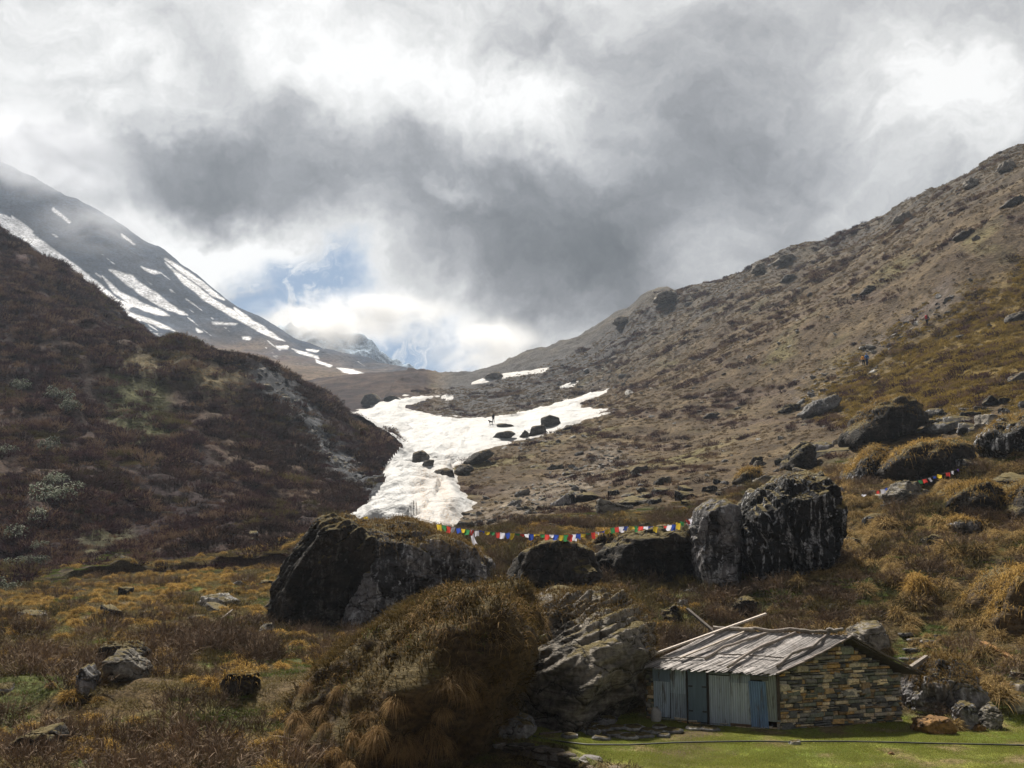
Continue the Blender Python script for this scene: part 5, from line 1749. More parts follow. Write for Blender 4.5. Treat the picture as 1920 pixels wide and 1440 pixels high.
def tin(s0, s1, z0, z1, off, col, name='tin_sheet', pitch=.068, amp=.010, skew=0.0, horiz=False, label=None):
    """one sheet of corrugated tin on the front"""
    if s0 > s1:
        s0, s1 = s1, s0
    w = (s1 - s0) * LS
    vs, fs = [], []
    if horiz:
        nx, nz = 2, max(8, int((z1 - z0) / pitch * 8))
    else:
        nx, nz = max(8, int(w / pitch * 8)), 6
    for i in range(nx + 1):
        for j in range(nz + 1):
            a_, c_ = i / nx, j / nz
            o = amp * math.sin((z0 + (z1 - z0) * c_) / pitch * 2 * math.pi) if horiz else amp * math.sin(a_ * w / pitch * 2 * math.pi)
            o += .006 * math.sin(c_ * 4 + s0 * 30) * math.sin(a_ * 5 + 1)
            p = np.array(H(s0 + (s1 - s0) * a_ + skew * (c_ - .5) / LS, 0, z0 + (z1 - z0) * c_)) + nF * (off + o)
            vs.append(tuple(p))
    for i in range(nx):
        for j in range(nz):
            k = i * (nz + 1) + j
            fs.append((k, k + nz + 1, k + nz + 2, k + 1))
    m_ = MB()
    m_.add(vs, fs, col)
    o = m_.build(name, H_TIN, hut, smooth=True)
    if label:
        o['label'] = label
    return o


TINC, TINB, TIND = (.37, .46, .58), (.16, .26, .44), (.19, .26, .36)
zf = lambda v, u: float(P(u, v, (hN + eS * s_of(u))[1])[2])
tin(s_of(1226), s_of(1261), zf(1277, 1240), zE - .05, .045, TIND, amp=.002, label='dark flat sheet patching the upper left of the front')
tin(s_of(1227), s_of(1259), .10, zf(1276, 1240), .025, TINC)
tin(s_of(1260), s_of(1293), zf(1300, 1275), zE - .05, .035, TINC)
tin(s_of(1260), s_of(1293), .06, zf(1297, 1275), .020, (.30, .37, .47))
tin(s_of(1334), s_of(1446), zf(1267, 1390), zE - .06, .030, (.26, .33, .42), 'tin_header', horiz=True, amp=.012, pitch=.11)
tin(s_of(1334), s_of(1374), -.02, zf(1266, 1350), .052, (.37, .44, .54))
tin(s_of(1373), s_of(1412), .07, zf(1280, 1390), .045, (.41, .48, .58))
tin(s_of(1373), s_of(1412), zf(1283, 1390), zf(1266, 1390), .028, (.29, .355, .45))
tin(s_of(1411), s_of(1442), .03, zf(1277, 1425), .060, TINB, skew=.06, label='bluish corrugated sheet near the right end of the front')
tin(s_of(1436), s_of(1462), .22, zE - .04, .030, (.27, .31, .32), skew=.10)
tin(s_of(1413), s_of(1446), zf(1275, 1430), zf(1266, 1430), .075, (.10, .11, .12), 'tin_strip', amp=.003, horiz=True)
# door
dr = MB()
a_, b_ = s_of(1331), s_of(1295)
p, q = np.array(H(a_, 0, .05)), np.array(H(b_, 0, .05))
zt = zE - .07
w_ = nF * .05
dr.hexa([tuple(x) for x in (p + w_, q + w_, q + nF * .015, p + nF * .015, p + w_ + UPV * (zt - .05), q + w_ + UPV * (zt - .05), q + nF * .015 + UPV * (zt - .05), p + nF * .015 + UPV * (zt - .05))], (.14, .205, .265))
door = dr.build('door', H_TIN, hut)
door['label'] = 'flat blue grey sheet metal door'
dl = MB()
for zz in (.35, 1.05):
    for (u0, u1) in ((1296, 1304), (1322, 1330)):
        p, q = np.array(H(s_of(u0), 0, zz)) + nF * .056, np.array(H(s_of(u1), 0, zz)) + nF * .056
        dl.beam(tuple(p), tuple(q), .012, .05, col=(.05, .06, .07))
dl.build('hinge', H_TIN, door)
for u0, wd in ((1293.5, .05), (1333, .075)):
    ps = MB()
    p = np.array(H(s_of(u0), 0, -.02)) + nF * .03
    ps.beam(tuple(p), tuple(p + UPV * (zE - .03)), wd, .08, up=tuple(nF), col=(.030, .026, .024))
    ps.build('door_post', H_WOOD, hut)
ps = MB()
p = np.array(H(.004, 0, 0)) + nF * .02
ps.tube([tuple(p + UPV * .28), tuple(p + UPV * .8 + nF * .02), tuple(p + UPV * (zE - .02))], [.05, .045, .05], 8, (.07, .055, .045))
ps.build('corner_post', H_WOOD, hut)
ps = MB()
ps.beam(H(-.02, 0, zE - .02), H(1.06, 0, zE - .05), .10, .08, col=(.06, .048, .04))
ps.beam(H(s_of(1412), 0, .06, nF * .06), H(s_of(1374), 0, .06, nF * .06), .03, .07, col=(.13, .09, .06))
ps.build('wall_plate', H_WOOD, hut)

# ---- roof
zEo = zE - .10          # eave line, over the overhang
TEAVE, TBACK = -.085, 1.09


def roof_pt(s, q, off=0.0):
    """q 0 at the ridge, 1 at the front eave"""
    t = .5 + (TEAVE - .5) * q
    z = zR + .05 + (zEo + .10 - zR - .05) * q - .05 * math.sin(math.pi * q)
    return np.array(H(s, t, z + off))


def roof_back(s, q, off=0.0):
    t = .5 + (TBACK - .5) * q
    z = zR + .05 + (zB - .06 - zR) * q - .04 * math.sin(math.pi * q)
    return np.array(H(s, t, z + off))


SL, SR = .995, -.085
roof = MB()
for f_, cc in ((roof_pt, (.05, .042, .036)), (roof_back, (.05, .042, .036))):
    m_, vs = 6, []
    for i in range(m_ + 1):
        for s in (SR + .01, SL - .01):
            for o in (-.045, -.005):
                vs.append(tuple(f_(s, i / m_, o)))
    fs = []
    for i in range(m_):
        k = i * 4
        fs += [(k + 1, k + 3, k + 7, k + 5), (k, k + 4, k + 6, k + 2), (k, k + 1, k + 5, k + 4), (k + 2, k + 6, k + 7, k + 3)]
    fs += [(0, 2, 3, 1), (m_ * 4, m_ * 4 + 1, m_ * 4 + 3, m_ * 4 + 2)]
    roof.add(vs, fs, cc)
rr = np.random.default_rng(5)
for f_, cr in ((roof_pt, 1.0), (roof_back, .45)):
    for course, (q0, q1, lift) in enumerate(((.80, 1.05, .004), (.40, .86, .016), (-.01, .47, .028))):
        s = SR
        while s < SL:
            wd = rr.uniform(.026, .048) / LS
            qa, qb = q0 + rr.uniform(-.02, .02), q1 + rr.uniform(-.05, .05)
            g = rr.uniform(.24, .52) * cr
            c = np.array([g, g * .93, g * .90]) * (rr.uniform(.35, .7) if s < .03 else 1) * (1 if rr.random() < .93 else .5)
            sa, sb = s + rr.uniform(-.003, .003), s + wd * .9 + rr.uniform(-.003, .003)
            l0 = lift + rr.uniform(0, .012)
            sk = rr.uniform(-.006, .006)
            P0 = [f_(sa + sk, qb, l0), f_(sb + sk, qb, l0), f_(sb, qa, l0), f_(sa, qa, l0), f_((sa + sb) / 2 + sk, qb, l0 + .004), f_((sa + sb) / 2, qa, l0 + .004)]
            roof.add([tuple(p) for p in P0], [(0, 4, 5, 3), (4, 1, 2, 5), (0, 1, 4)] if f_ is roof_pt else [(3, 5, 4, 0), (5, 2, 1, 4), (0, 4, 1)], tuple(c))
            s += wd
rf = roof.build('roof', H_ROOF, hut)

rp0, rp1, rp2 = roof_pt(0, 0), roof_pt(1, 0), roof_pt(0, 1)
rn = np.cross(rp1 - rp0, rp2 - rp0)
rn /= np.linalg.norm(rn)
rn = rn if rn[2] > 0 else -rn


def on_roof(u, v, lift=.05):
    """point of the front roof plane seen at pixel (u, v), relative to the hut"""
    o = np.array([0, 0, CAMZ]) - hN
    d = P(u, v, 1.0) - np.array([0, 0, CAMZ])
    k = ((rp0 - o) @ rn) / (d @ rn)
    return o + d * k + rn * lift


def pole(name, px, rad, col, lift=.06, wob=.02):
    p = [on_roof(u, v, lift) for u, v in px]
    n = 9
    L = np.linspace(0, len(p) - 1, n)
    pts, rad_ = [], []
    for l in L:
        i = min(int(l), len(p) - 2)
        f = l - i
        pts.append(tuple(p[i] * (1 - f) + p[i + 1] * f + rr.normal(size=3) * wob))
        rad_.append(rad * rr.uniform(.85, 1.15))
    m_ = MB()
    m_.tube(pts, rad_, 8, col)
    return m_.build(name, H_WOOD, rf, smooth=True)


def plank(name, a, b, w, h, col, la=.06, lb=.06):
    m_ = MB()
    m_.beam(tuple(on_roof(*a, la)), tuple(on_roof(*b, lb)), w, h, col=col)
    return m_.build(name, H_WOOD, rf)


PW = (.30, .26, .23)
plank('barge_board', (1192, 1246), (1437, 1156), .13, .05, (.42, .37, .33), .13, .10)
plank('barge_board', (1291, 1157), (1342, 1188), .11, .06, (.10, .085, .075), .30, .02)
plank('roof_pole', (1276, 1238), (1396, 1189), .08, .04, (.38, .33, .28), .08, .08)
pole('roof_pole', [(1320, 1236), (1352, 1220), (1400, 1203), (1452, 1184)], .040, PW)
pole('roof_pole', [(1364, 1255), (1410, 1225), (1440, 1210), (1492, 1189)], .045, PW)
pole('roof_pole', [(1455, 1252), (1480, 1232), (1530, 1213), (1556, 1190)], .042, (.24, .21, .19))
pole('cross_batten', [(1222, 1237), (1275, 1236), (1324, 1235)], .018, (.16, .14, .12), .055, .006)
pole('cross_batten', [(1345, 1229), (1400, 1231), (1470, 1237)], .018, (.09, .075, .065), .055, .006)
for (s0, s1, rad, cc, lz) in ((1.00, .66, .055, (.27, .24, .21), .11), (.74, .22, .050, (.22, .19, .17), .12), (.30, .02, .045, (.17, .15, .13), .13), (.10, -.04, .05, (.20, .18, .16), .19)):
    m_ = MB()
    n = 8
    m_.tube([tuple(roof_pt(s0 + (s1 - s0) * i / (n - 1), 0, lz) + rr.normal(size=3) * .022) for i in range(n)], [rad * rr.uniform(.8, 1.2) for _ in range(n)], 8, cc)
    m_.build('ridge_log', H_WOOD, rf, smooth=True)
for f_ in (roof_pt, roof_back):            # bark edging over the gable
    m_ = MB()
    n = 9
    for i in range(n - 1):
        p, q = f_(SR - .004, i / (n - 1), .03), f_(SR - .004, (i + 1.25) / (n - 1), .035 + rr.uniform(-.01, .02))
        m_.beam(tuple(p), tuple(q), .10 * rr.uniform(.8, 1.2), .045, col=tuple(np.array((.13, .11, .10)) * rr.uniform(.6, 1.4)))
    m_.build('verge_board', H_WOOD, rf)
# ------------------------------------------------------------------ things round the hut
m_ = MB()
fb = np.array(H(.955, 0, -.02)) + hN + nF * .28
rsx = np.random.default_rng(4)
vs, fs, nr_, na_ = [], [], 9, 14
for i in range(nr_):
    t = i / (nr_ - 1)
    rad = .15 * (1.05 - .25 * abs(t - .35)) * (1 if t < .8 else (1 - (t - .8) * 2.2))
    for k in range(na_):
        a = 2 * math.pi * k / na_
        q = rad * (1 + .10 * math.sin(3 * a + t * 4) + rsx.normal() * .03)
        vs.append((math.cos(a) * q, math.sin(a) * q * .8, .40 * t + (.05 * math.sin(2 * a) if t > .85 else 0)))
for i in range(nr_ - 1):
    for k in range(na_):
        fs.append((i * na_ + k, i * na_ + (k + 1) % na_, (i + 1) * na_ + (k + 1) % na_, (i + 1) * na_ + k))
fs.append(tuple(range((nr_ - 1) * na_, nr_ * na_)))
m_.add(vs, fs, (.36, .35, .34))
sk = m_.build('sack', attr_material('woven_sack', 40, .9, .01, .2, .2), None, True, tuple(fb))
tag(sk, 'pale grey woven sack standing at the left foot of the tin front', 'sack')
FLAGS_L = [(1108, 1372, .55), (1130, 1368, .6), (1155, 1365, .75), (1188, 1366, .8), (1215, 1371, .6), (1150, 1377, .7), (1178, 1382, .65), (1206, 1380, .6), (1128, 1384, .5),
           (1232, 1374, .45), (1258, 1371, .7), (1246, 1380, .4), (1300, 1366, .5), (1330, 1368, .6), (1070, 1381, .45), (1236, 1366, .4)]
WH = ['leftmost flagstone of the cluster', 'second flagstone of the cluster, by its upper left edge', 'broad flagstone at the top of the cluster', 'broadest flagstone, upper right of the cluster', 'flagstone at the right end of the cluster',
      'flagstone in the middle of the cluster', 'flagstone at the bottom of the cluster', 'flagstone at the lower right of the cluster', 'small flagstone at the lower left of the cluster',
      'small flagstone just right of the cluster', 'pale flagstone right of the cluster, towards the hut door', 'narrow flagstone below the pale one right of the cluster', 'flagstone at the foot of the hut door', 'flagstone under the tin right of the hut door',
      'lone flagstone in the grass left of the cluster', 'flagstone near the sack, above the cluster']
for k, ((u, v, w_), lab) in enumerate(zip(FLAGS_L, WH)):
    p = on_level(u, v)
    r = np.random.default_rng(300 + k)
    dirs, f = ico(3)
    pl = [(np.array([0, 0, 1.0]), .05), (np.array([0, 0, -1.0]), .08)]
    na = r.integers(5, 8)
    a0 = r.uniform(0, 6.28)
    for i in range(na):
        a = a0 + 2 * math.pi * i / na + r.uniform(-.3, .3)
        pl.append((np.array([math.cos(a), math.sin(a), .15]), w_ / 2 * r.uniform(.75, 1.15)))
    vv = dirs * plane_radius(dirs, pl, 30)[:, None]
    vv = vv + dirs * (fbm(dirs * 2.5 + k, 3) * .012)[:, None]
    o = link('flagstone', mesh_np('flagstone', vv, f), R_SLATE if k % 3 else R_PALE, None, (p[0], p[1], float(ground_z(p[0], p[1])) + .055))
    o.rotation_euler = (r.uniform(-.05, .08), r.uniform(-.05, .05), 0)
    tag(o, 'flat grey ' + lab if not lab.startswith(('pale', 'small', 'narrow', 'broad', 'lone')) else lab + ' on the lawn', 'flagstone', 'flagstones on the lawn')
p = on_level(1491, 1397)
o = outline_rock('stone', 'pale pointed stone lying on the hose across the lawn', 'stone', [(1477, 1396), (1481, 1390), (1500, 1387), (1501, 1396), (1490, 1399)], .3, R_PALE, 4, seed=400, base=(1490, 1397))
p = on_level(1671, 1413)
o = outline_rock('stone', 'small reddish clod lying alone on the lawn', 'stone', [(1664, 1417), (1666, 1411), (1672, 1409), (1678, 1413), (1676, 1418)], .15, R_OCHRE, 3, seed=401, base=(1670, 1416))
# hose
HPX = [(1000, 1383), (1030, 1390), (1062, 1394), (1100, 1398), (1180, 1398), (1260, 1396), (1330, 1395), (1420, 1394), (1476, 1395), (1520, 1394), (1600, 1396), (1680, 1398), (1760, 1399), (1860, 1400), (1960, 1402), (2060, 1406)]
m_ = MB()
pts = []
for u, v in HPX:
    q = on_level(u, v)
    pts.append((q[0], q[1], float(ground_z(q[0], q[1])) + .05))
m_.tube(pts, .022, 7, (.05, .052, .045))
hz_o = m_.build('hose', attr_material('grey_hose', 6, .5, .002, .4, .5), None, True)
tag(hz_o, 'thin dark grey hose lying across the whole lawn', 'hose')
# dry-stone wall at the front edge of the terrace
rw = np.random.default_rng(8)
mb = MB()
DARKP = [(.055, .045, .036), (.085, .072, .060), (.11, .095, .08), (.040, .034, .028), (.13, .10, .07), (.16, .15, .14)]
wp = [on_level(*q) for q in ((893, 1392), (935, 1400), (985, 1404), (1030, 1412), (1085, 1424), (1130, 1444), (1175, 1475))]
for a_, b_ in zip(wp[:-1], wp[1:]):
    ax = (b_ - a_)
    L_ = np.linalg.norm(ax)
    ax /= L_
    out = np.array([ax[1], -ax[0], 0])
    out = out if out[1] < 0 else -out
    stone_face(mb, a_ + out * .1, ax, UPV, out, L_ + .05, lambda x: .04 + .05 * math.sin(x * 3.1), rw, rowh=(.09, .2), lens=(.16, .5), depth=.35, z0=-1.0, pal=lambda r: tuple(np.array(DARKP[r.integers(len(DARKP))]) * r.uniform(.7, 1.3)))
    # cap stones lying on top
    for _ in range(3):
        c_ = a_ + ax * rw.uniform(0, L_) - out * rw.uniform(-.1, .2)
        s_ = rw.uniform(.14, .3)
        dirs, f = ico(2)
        vv = dirs * np.array([s_, s_ * .7, s_ * .35]) * (1 + .25 * fbm(dirs * 1.5 + rw.uniform(0, 50), 2))[:, None] + c_ + np.array([0, 0, .06])
        mb.add([tuple(q) for q in vv], [tuple(q) for q in f], DARKP[rw.integers(len(DARKP))])
sw = mb.build('stone_wall', H_STONE)
tag(sw, 'low dry stone retaining wall at the front left edge of the lawn', 'wall')
# stone steps up the bank right of the hut
st = empty('stone_steps', tuple(at_ground(1715, 1235)))
tag(st, 'few flat stone steps set in the green bank right of the hut roof', 'steps')
so_ = np.array(st.location)
for k, (u, v, w_) in enumerate(((1712, 1238, 1.0), (1716, 1222, .85), (1722, 1206, .8), (1700, 1196, .5), (1740, 1212, .5))):
    p = at_ground(u, v) - so_
    dirs, f = ico(3)
    pl = [(np.array([0, 0, 1.0]), .055), (np.array([0, 0, -1.0]), .09), (np.array([1.0, 0, 0]), w_ / 2), (np.array([-1.0, 0, 0]), w_ / 2), (np.array([0, 1.0, 0]), .24), (np.array([0, -1.0, 0]), .22), (np.array([.7, -.7, 0]), w_ * .42)]
    vv = dirs * plane_radius(dirs, pl, 26)[:, None] + dirs * (fbm(dirs * 3 + k, 3) * .02)[:, None] + p + np.array([0, 0, .05 + .03 * k])
    link('step', mesh_np('step', vv, f), R_SLATE, st)


def timber(name, label, px, w, h, col, lift=.1, ds=None):
    m_ = MB()
    p = [at_ground(*q) if d is None else P(*q, d) for q, d in zip(px, ds or [None] * len(px))]
    m_.beam(tuple(p[0] + UPV * lift), tuple(p[1] + UPV * lift), w, h, col=col, taper=.8)
    o = m_.build(name, H_WOOD)
    tag(o, label, 'timber')
    return o


timber('timber', 'orange brown squared timber lying on the bank near the right edge', [(1842, 1216), (1908, 1250)], .24, .2, (.24, .125, .045), .14)
timber('timber', 'old grey beam propped against the grass capped rock beside the hut', [(1690, 1272), (1738, 1238)], .16, .14, (.20, .175, .15), .1, [33.0, 33.6])
timber('timber', 'long dark pole leaning on the bank behind the hut roof', [(1646, 1166), (1690, 1140)], .07, .07, (.10, .085, .07), .12)
timber('timber', 'grey stick lying in the meadow left of the leaning slab', [(415, 1168), (436, 1150)], .06, .06, (.20, .17, .14), .15)
timber('timber', 'short stick lying on the lawn above the hose', [(1012, 1379), (1056, 1374)], .05, .05, (.12, .095, .075), .04)
# ------------------------------------------------------------------ prayer flags
FC = {'Y': (.66, .48, .05), 'G': (.045, .20, .075), 'R': (.54, .060, .05), 'W': (.62, .62, .70), 'B': (.035, .075, .36), 'V': (.16, .08, .45)}
FM = {}
for k, c in FC.items():
    FM[k] = material('flag_' + {'Y': 'yellow', 'G': 'green', 'R': 'red', 'W': 'white', 'B': 'blue', 'V': 'violet'}[k])[2](c, .8, None, .1, transl=.45)
M_CORD = material('cord')[2]((.10, .09, .08), .9)
CN = {'Y': 'yellow', 'G': 'green', 'R': 'red', 'W': 'white', 'B': 'blue', 'V': 'violet'}
rf_ = np.random.default_rng(15)


def flag_mesh(w, h, r):
    n = 6
    vs, fs = [], []
    ph, am = r.uniform(0, 6.28), r.uniform(.02, .05)
    sw, tw = r.uniform(-.35, .35), r.uniform(-.5, .5)
    for j in range(n + 1):
        for i in range(n + 1):
            a, t = i / n - .5, j / n
            vs.append((a * w * (1 - .06 * t) + sw * h * t * .35, math.sin(a * 5 + ph + t * 1.5) * am * t + tw * a * w * t * .7, -h * t + .02 * math.sin(a * 6 + ph) * t))
    for j in range(n):
        for i in range(n):
            k = j * (n + 1) + i
            fs.append((k, k + n + 1, k + n + 2, k + 1))
    me = bpy.data.meshes.new('flag')
    me.from_pydata(vs, [], fs)
    me.polygons.foreach_set('use_smooth', [True] * len(fs))
    return me


def flag_string(label, path, flags, w, h, scarf=None):
    """path: world points of the cord; flags: (u, colour letter, drop factor)"""
    path = np.array(path)
    root = empty('prayer_flag_string', tuple(path[0]))
    tag(root, label, 'prayer flags')
    pu_, _ = proj(path[:, 0], path[:, 1], path[:, 2])
    m_ = MB()
    m_.tube([tuple(p - path[0]) for p in path], .009, 5)
    m_.build('cord', M_CORD, root, True)
    for (u, c, dr_) in flags:
        i = int(np.clip(np.searchsorted(pu_, u) - 1, 0, len(path) - 2))
        f = (u - pu_[i]) / (pu_[i + 1] - pu_[i])
        p = path[i] * (1 - f) + path[i + 1] * f - path[0]
        t = path[i + 1] - path[i]
        me = flag_mesh(w * rf_.uniform(.8, 1.1), h * dr_ * rf_.uniform(.8, 1.12), rf_)
        o = link('flag', me, FM[c], root, tuple(p))
        o.rotation_euler = (rf_.uniform(-.8, .5), rf_.uniform(-.25, .25), math.atan2(t[1], t[0]) + rf_.uniform(-.55, .55))
        o['label'] = CN[c] + ' flag'
    if scarf:
        i = int(np.clip(np.searchsorted(pu_, scarf) - 1, 0, len(path) - 2))
        p = path[i] - path[0]
        vs, fs = [], []
        n = 10
        for j in range(n + 1):
            t = j / n
            for i_ in range(4):
                a = i_ / 3 - .5
                vs.append((a * (.07 + .16 * t) + .14 * t * t, .05 * math.sin(t * 5 + a * 4), -.62 * t + .04 * math.sin(a * 7)))
        for j in range(n):
            for i_ in range(3):
                k = j * 4 + i_
                fs.append((k, k + 4, k + 5, k + 1))
        me = bpy.data.meshes.new('scarf')
        me.from_pydata(vs, [], fs)
        link('scarf', me, FM['W'], root, tuple(p))['label'] = 'white scarf hanging from the cord'
    return root


FU = [823, 832, 841, 850, 859, 868.5, 877, 885, 894, 904, 913.5, 924, 933, 942.5, 951, 961, 971, 979, 987.5, 996, 1006, 1017, 1026, 1034, 1043.5, 1052.5, 1061.5, 1070, 1076.5, 1085, 1093.5, 1103, 1112, 1120, 1129,
      1139, 1148, 1156, 1165, 1174, 1184, 1192, 1202, 1211, 1220, 1229, 1240, 1247, 1256, 1264, 1272, 1279, 1289, 1295]
SMALL = {971: .35, 979: .4, 1006: .3, 1017: .5, 1034: .45, 1103: .4, 1120: .4, 1129: .25, 1202: .75, 1211: .5, 1220: .25, 1240: .25, 1247: .35, 1279: .8, 924: .5, 904: .3, 868.5: .75, 913.5: .55, 987.5: .7}
dl_, dr_ = big.location[1] - .6, pil.location[1] - .8
CPX = [(700, 973), (760, 966), (806, 977), (822, 983), (850, 989), (885, 994), (930, 998), (980, 1001), (1020, 1002), (1060, 1003), (1100, 1000), (1130, 996), (1150, 989), (1180, 986), (1210, 987), (1240, 987), (1265, 983), (1285, 976), (1300, 972)]
path = [P(u, v, dl_ + (dr_ - dl_) * np.clip((u - 700) / 600, 0, 1) - 1.2 * math.sin(math.pi * (u - 700) / 600)) for u, v in CPX]
flag_string('long string of five colour prayer flags between the black boulder and the pale topped pillar', path,
            [(u, 'YGRWB'[i % 5], SMALL.get(u, 1.0)) for i, u in enumerate(FU)], .225, .27, scarf=900)
UPX = [(1612, 929), (1640, 922), (1664, 914), (1690, 906), (1712, 903), (1735, 898), (1765, 889), (1780, 885), (1800, 878)]
dU = ground_hit(1690, 945) or 62
path = [P(u, v, dU - .5 + (u - 1612) / 188 * 2.5) for u, v in UPX]
flag_string('short string of prayer flags running over the grey boulder on the upper right', path,
            [(1620, 'W', .4), (1646, 'R', .7), (1655, 'W', .8), (1662, 'B', .6), (1716, 'Y', .5), (1725, 'G', .9), (1733, 'R', .9), (1742, 'W', .9), (1752, 'B', .5), (1762, 'Y', .8), (1777, 'R', 1.0), (1786, 'W', .7), (1796, 'V', .5)], .25, .27)
me = flag_mesh(.2, .2, rf_)
o = link('flag', me, FM['Y'], None, tuple(P(686, 969, dl_)))
tag(o, 'single small yellow flag on top of the black boulder', 'flag')

# ------------------------------------------------------------------ walkers
SKIN = material('skin')[2]((.30, .17, .11), .6)
HAIR = material('dark_hair')[2]((.015, .012, .010), .8)


from mathutils.bvhtree import BVHTree
_sn = bpy.data.objects['snow'].data
_sv, _sn_n = np.empty(len(_sn.vertices) * 3, np.float32), len(_sn.polygons)
_sn.vertices.foreach_get('co', _sv)
_sl = np.empty(len(_sn.loops), np.int32)
_sn.loops.foreach_get('vertex_index', _sl)
SNOW_TREE = BVHTree.FromPolygons(_sv.reshape(-1, 3).tolist(), _sl.reshape(-1, 4).tolist())


def on_surface(u, v):
    """where pixel (u, v) meets snow or ground, whichever is in front"""
    p = at_ground(u, v)
    o = Vector((0, 0, CAMZ))
    hit = SNOW_TREE.ray_cast(o, (Vector(P(u, v, 100.0)) - o).normalized())
    if hit[0] is not None and hit[0].y < p[1] + 25:
        return np.array(hit[0])
    return p


def cloth(name, c):
    return material(name)[2](c, .85, None, .15)


def skin_obj(name, verts, edges, radii, mat, parent, root=0, sub=1):
    me = bpy.data.meshes.new(name)
    me.from_pydata(verts, edges, [])
    o = link(name, me, mat, parent)
    sk_ = o.modifiers.new('skin', 'SKIN')
    sk_.use_smooth_shade = True
    for i, r in enumerate(radii):
        v = me.skin_vertices[0].data[i]
        v.radius = (r, r)
        v.use_root = i == root
    sb_ = o.modifiers.new('sub', 'SUBSURF')
    sb_.levels = sb_.render_levels = sub
    return o


def person(label, u, v, facing, step, top, legs, pack=None, hat=None, lean=.05, arm=.2):
    """walking figure; facing is the heading round z (0 looks away from the camera)"""
    p = on_surface(u, v)
    f = step
    bent = lean
    J = {'pel': (0, 0, .95), 'bel': (0, bent * .4, 1.1), 'che': (0, bent, 1.32), 'nec': (0, bent * 1.2, 1.48), 'hea': (0, bent * 1.3 + .02, 1.60), 'cro': (0, bent * 1.3, 1.71), 'nos': (0, bent * 1.3 + .115, 1.60),
         'lsh': (-.19, bent * 1.1, 1.42), 'lel': (-.26, bent - arm * .5, 1.15), 'lwr': (-.25, bent + arm * .2, .93), 'lha': (-.24, bent + arm * .35, .84),
         'rsh': (.19, bent * 1.1, 1.42), 'rel': (.26, bent + arm * .4, 1.16), 'rwr': (.24, bent + arm * 1.2, .98), 'rha': (.23, bent + arm * 1.4, .90),
         'lhi': (-.10, 0, .90), 'lkn': (-.11, f * .55, .50), 'lan': (-.11, f * .6, .09), 'lto': (-.12, f * .6 + .16, .03),
         'rhi': (.10, 0, .90), 'rkn': (.11, -f * .2, .50), 'ran': (.11, -f * .75, .11), 'rto': (.12, -f * .75 + .15, .03)}
    R = {'pel': .14, 'bel': .125, 'che': .15, 'nec': .055, 'hea': .095, 'cro': .07, 'nos': .014, 'lsh': .065, 'lel': .045, 'lwr': .032, 'lha': .04, 'rsh': .065, 'rel': .045, 'rwr': .032, 'rha': .04,
         'lhi': .09, 'lkn': .06, 'lan': .042, 'lto': .038, 'rhi': .09, 'rkn': .06, 'ran': .042, 'rto': .038}
    E = [('pel', 'bel'), ('bel', 'che'), ('che', 'nec'), ('nec', 'hea'), ('hea', 'cro'), ('hea', 'nos'), ('che', 'lsh'), ('lsh', 'lel'), ('lel', 'lwr'), ('lwr', 'lha'), ('che', 'rsh'), ('rsh', 'rel'), ('rel', 'rwr'), ('rwr', 'rha'),
         ('pel', 'lhi'), ('lhi', 'lkn'), ('lkn', 'lan'), ('lan', 'lto'), ('pel', 'rhi'), ('rhi', 'rkn'), ('rkn', 'ran'), ('ran', 'rto')]

    def part(name, names, mat, grow, parent, move=None):
        idx = {n: i for i, n in enumerate(names)}
        es = [(idx[a], idx[b]) for a, b in E if a in idx and b in idx]
        vs = [tuple((move or {}).get(n, J[n])) for n in names]
        return skin_obj(name, vs, es, [R[n] + grow for n in names], mat, parent)
    root = empty('person', tuple(p), facing)
    tag(root, label, 'person')
    part('body', list(J), SKIN, 0, root)
    part('jacket', ['pel', 'bel', 'che', 'lsh', 'lel', 'lwr', 'rsh', 'rel', 'rwr'], top, .022, root)
    part('trousers', ['pel', 'lhi', 'lkn', 'lan', 'rhi', 'rkn', 'ran'], legs, .016, root)
    hd = np.array(J['hea'])
    dirs, fc = ico(3)
    hv = dirs * (.112, .115, .10) + hd + (0, -.022, .045)
    hv[:, 2] = np.maximum(hv[:, 2], hd[2] - .01)
    o = link('hat' if hat else 'hair', mesh_np('hair', hv, fc), hat or HAIR, root)
    if pack:
        pl = [(n, h) for n, h in ((np.array([1., 0, 0]), .16), (np.array([-1., 0, 0]), .16), (np.array([0, 1., 0]), .11), (np.array([0, -1., 0]), .12), (np.array([0, 0, 1.]), .29), (np.array([0, 0, -1.]), .26))]
        pv = dirs * plane_radius(dirs, pl, 5)[:, None] + np.array(J['che']) + (0, -.27, -.02)
        link('backpack', mesh_np('backpack', pv, fc), pack, root)
    return root


black = cloth('black_clothes', (.015, .015, .018))
person('walker in dark clothes standing on the wide snowfield', 925, 793, .4, .18, black, black, black)
person('walker in a blue jacket on the khaki slope beside the scree', 1626, 686, 2.4, .25, cloth('blue_jacket', (.015, .11, .33)), cloth('dark_blue_trousers', (.012, .03, .09)), None, cloth('blue_hat', (.015, .10, .30)))
person('walker in a yellow orange jacket just below the one in blue', 1619.5, 688, 2.6, .2, cloth('yellow_jacket', (.72, .30, .015)), black, None, None)
person('walker with a red pack higher on the slope past the scree', 1739, 614, -.9, .25, cloth('grey_jacket', (.08, .10, .09)), black, cloth('red_pack', (.40, .04, .05)))
person('walker in drab brown clothes, highest on the slope near the right edge', 1830, 564, -.8, .25, cloth('brown_jacket', (.10, .07, .04)), cloth('brown_trousers', (.07, .05, .035)), None)
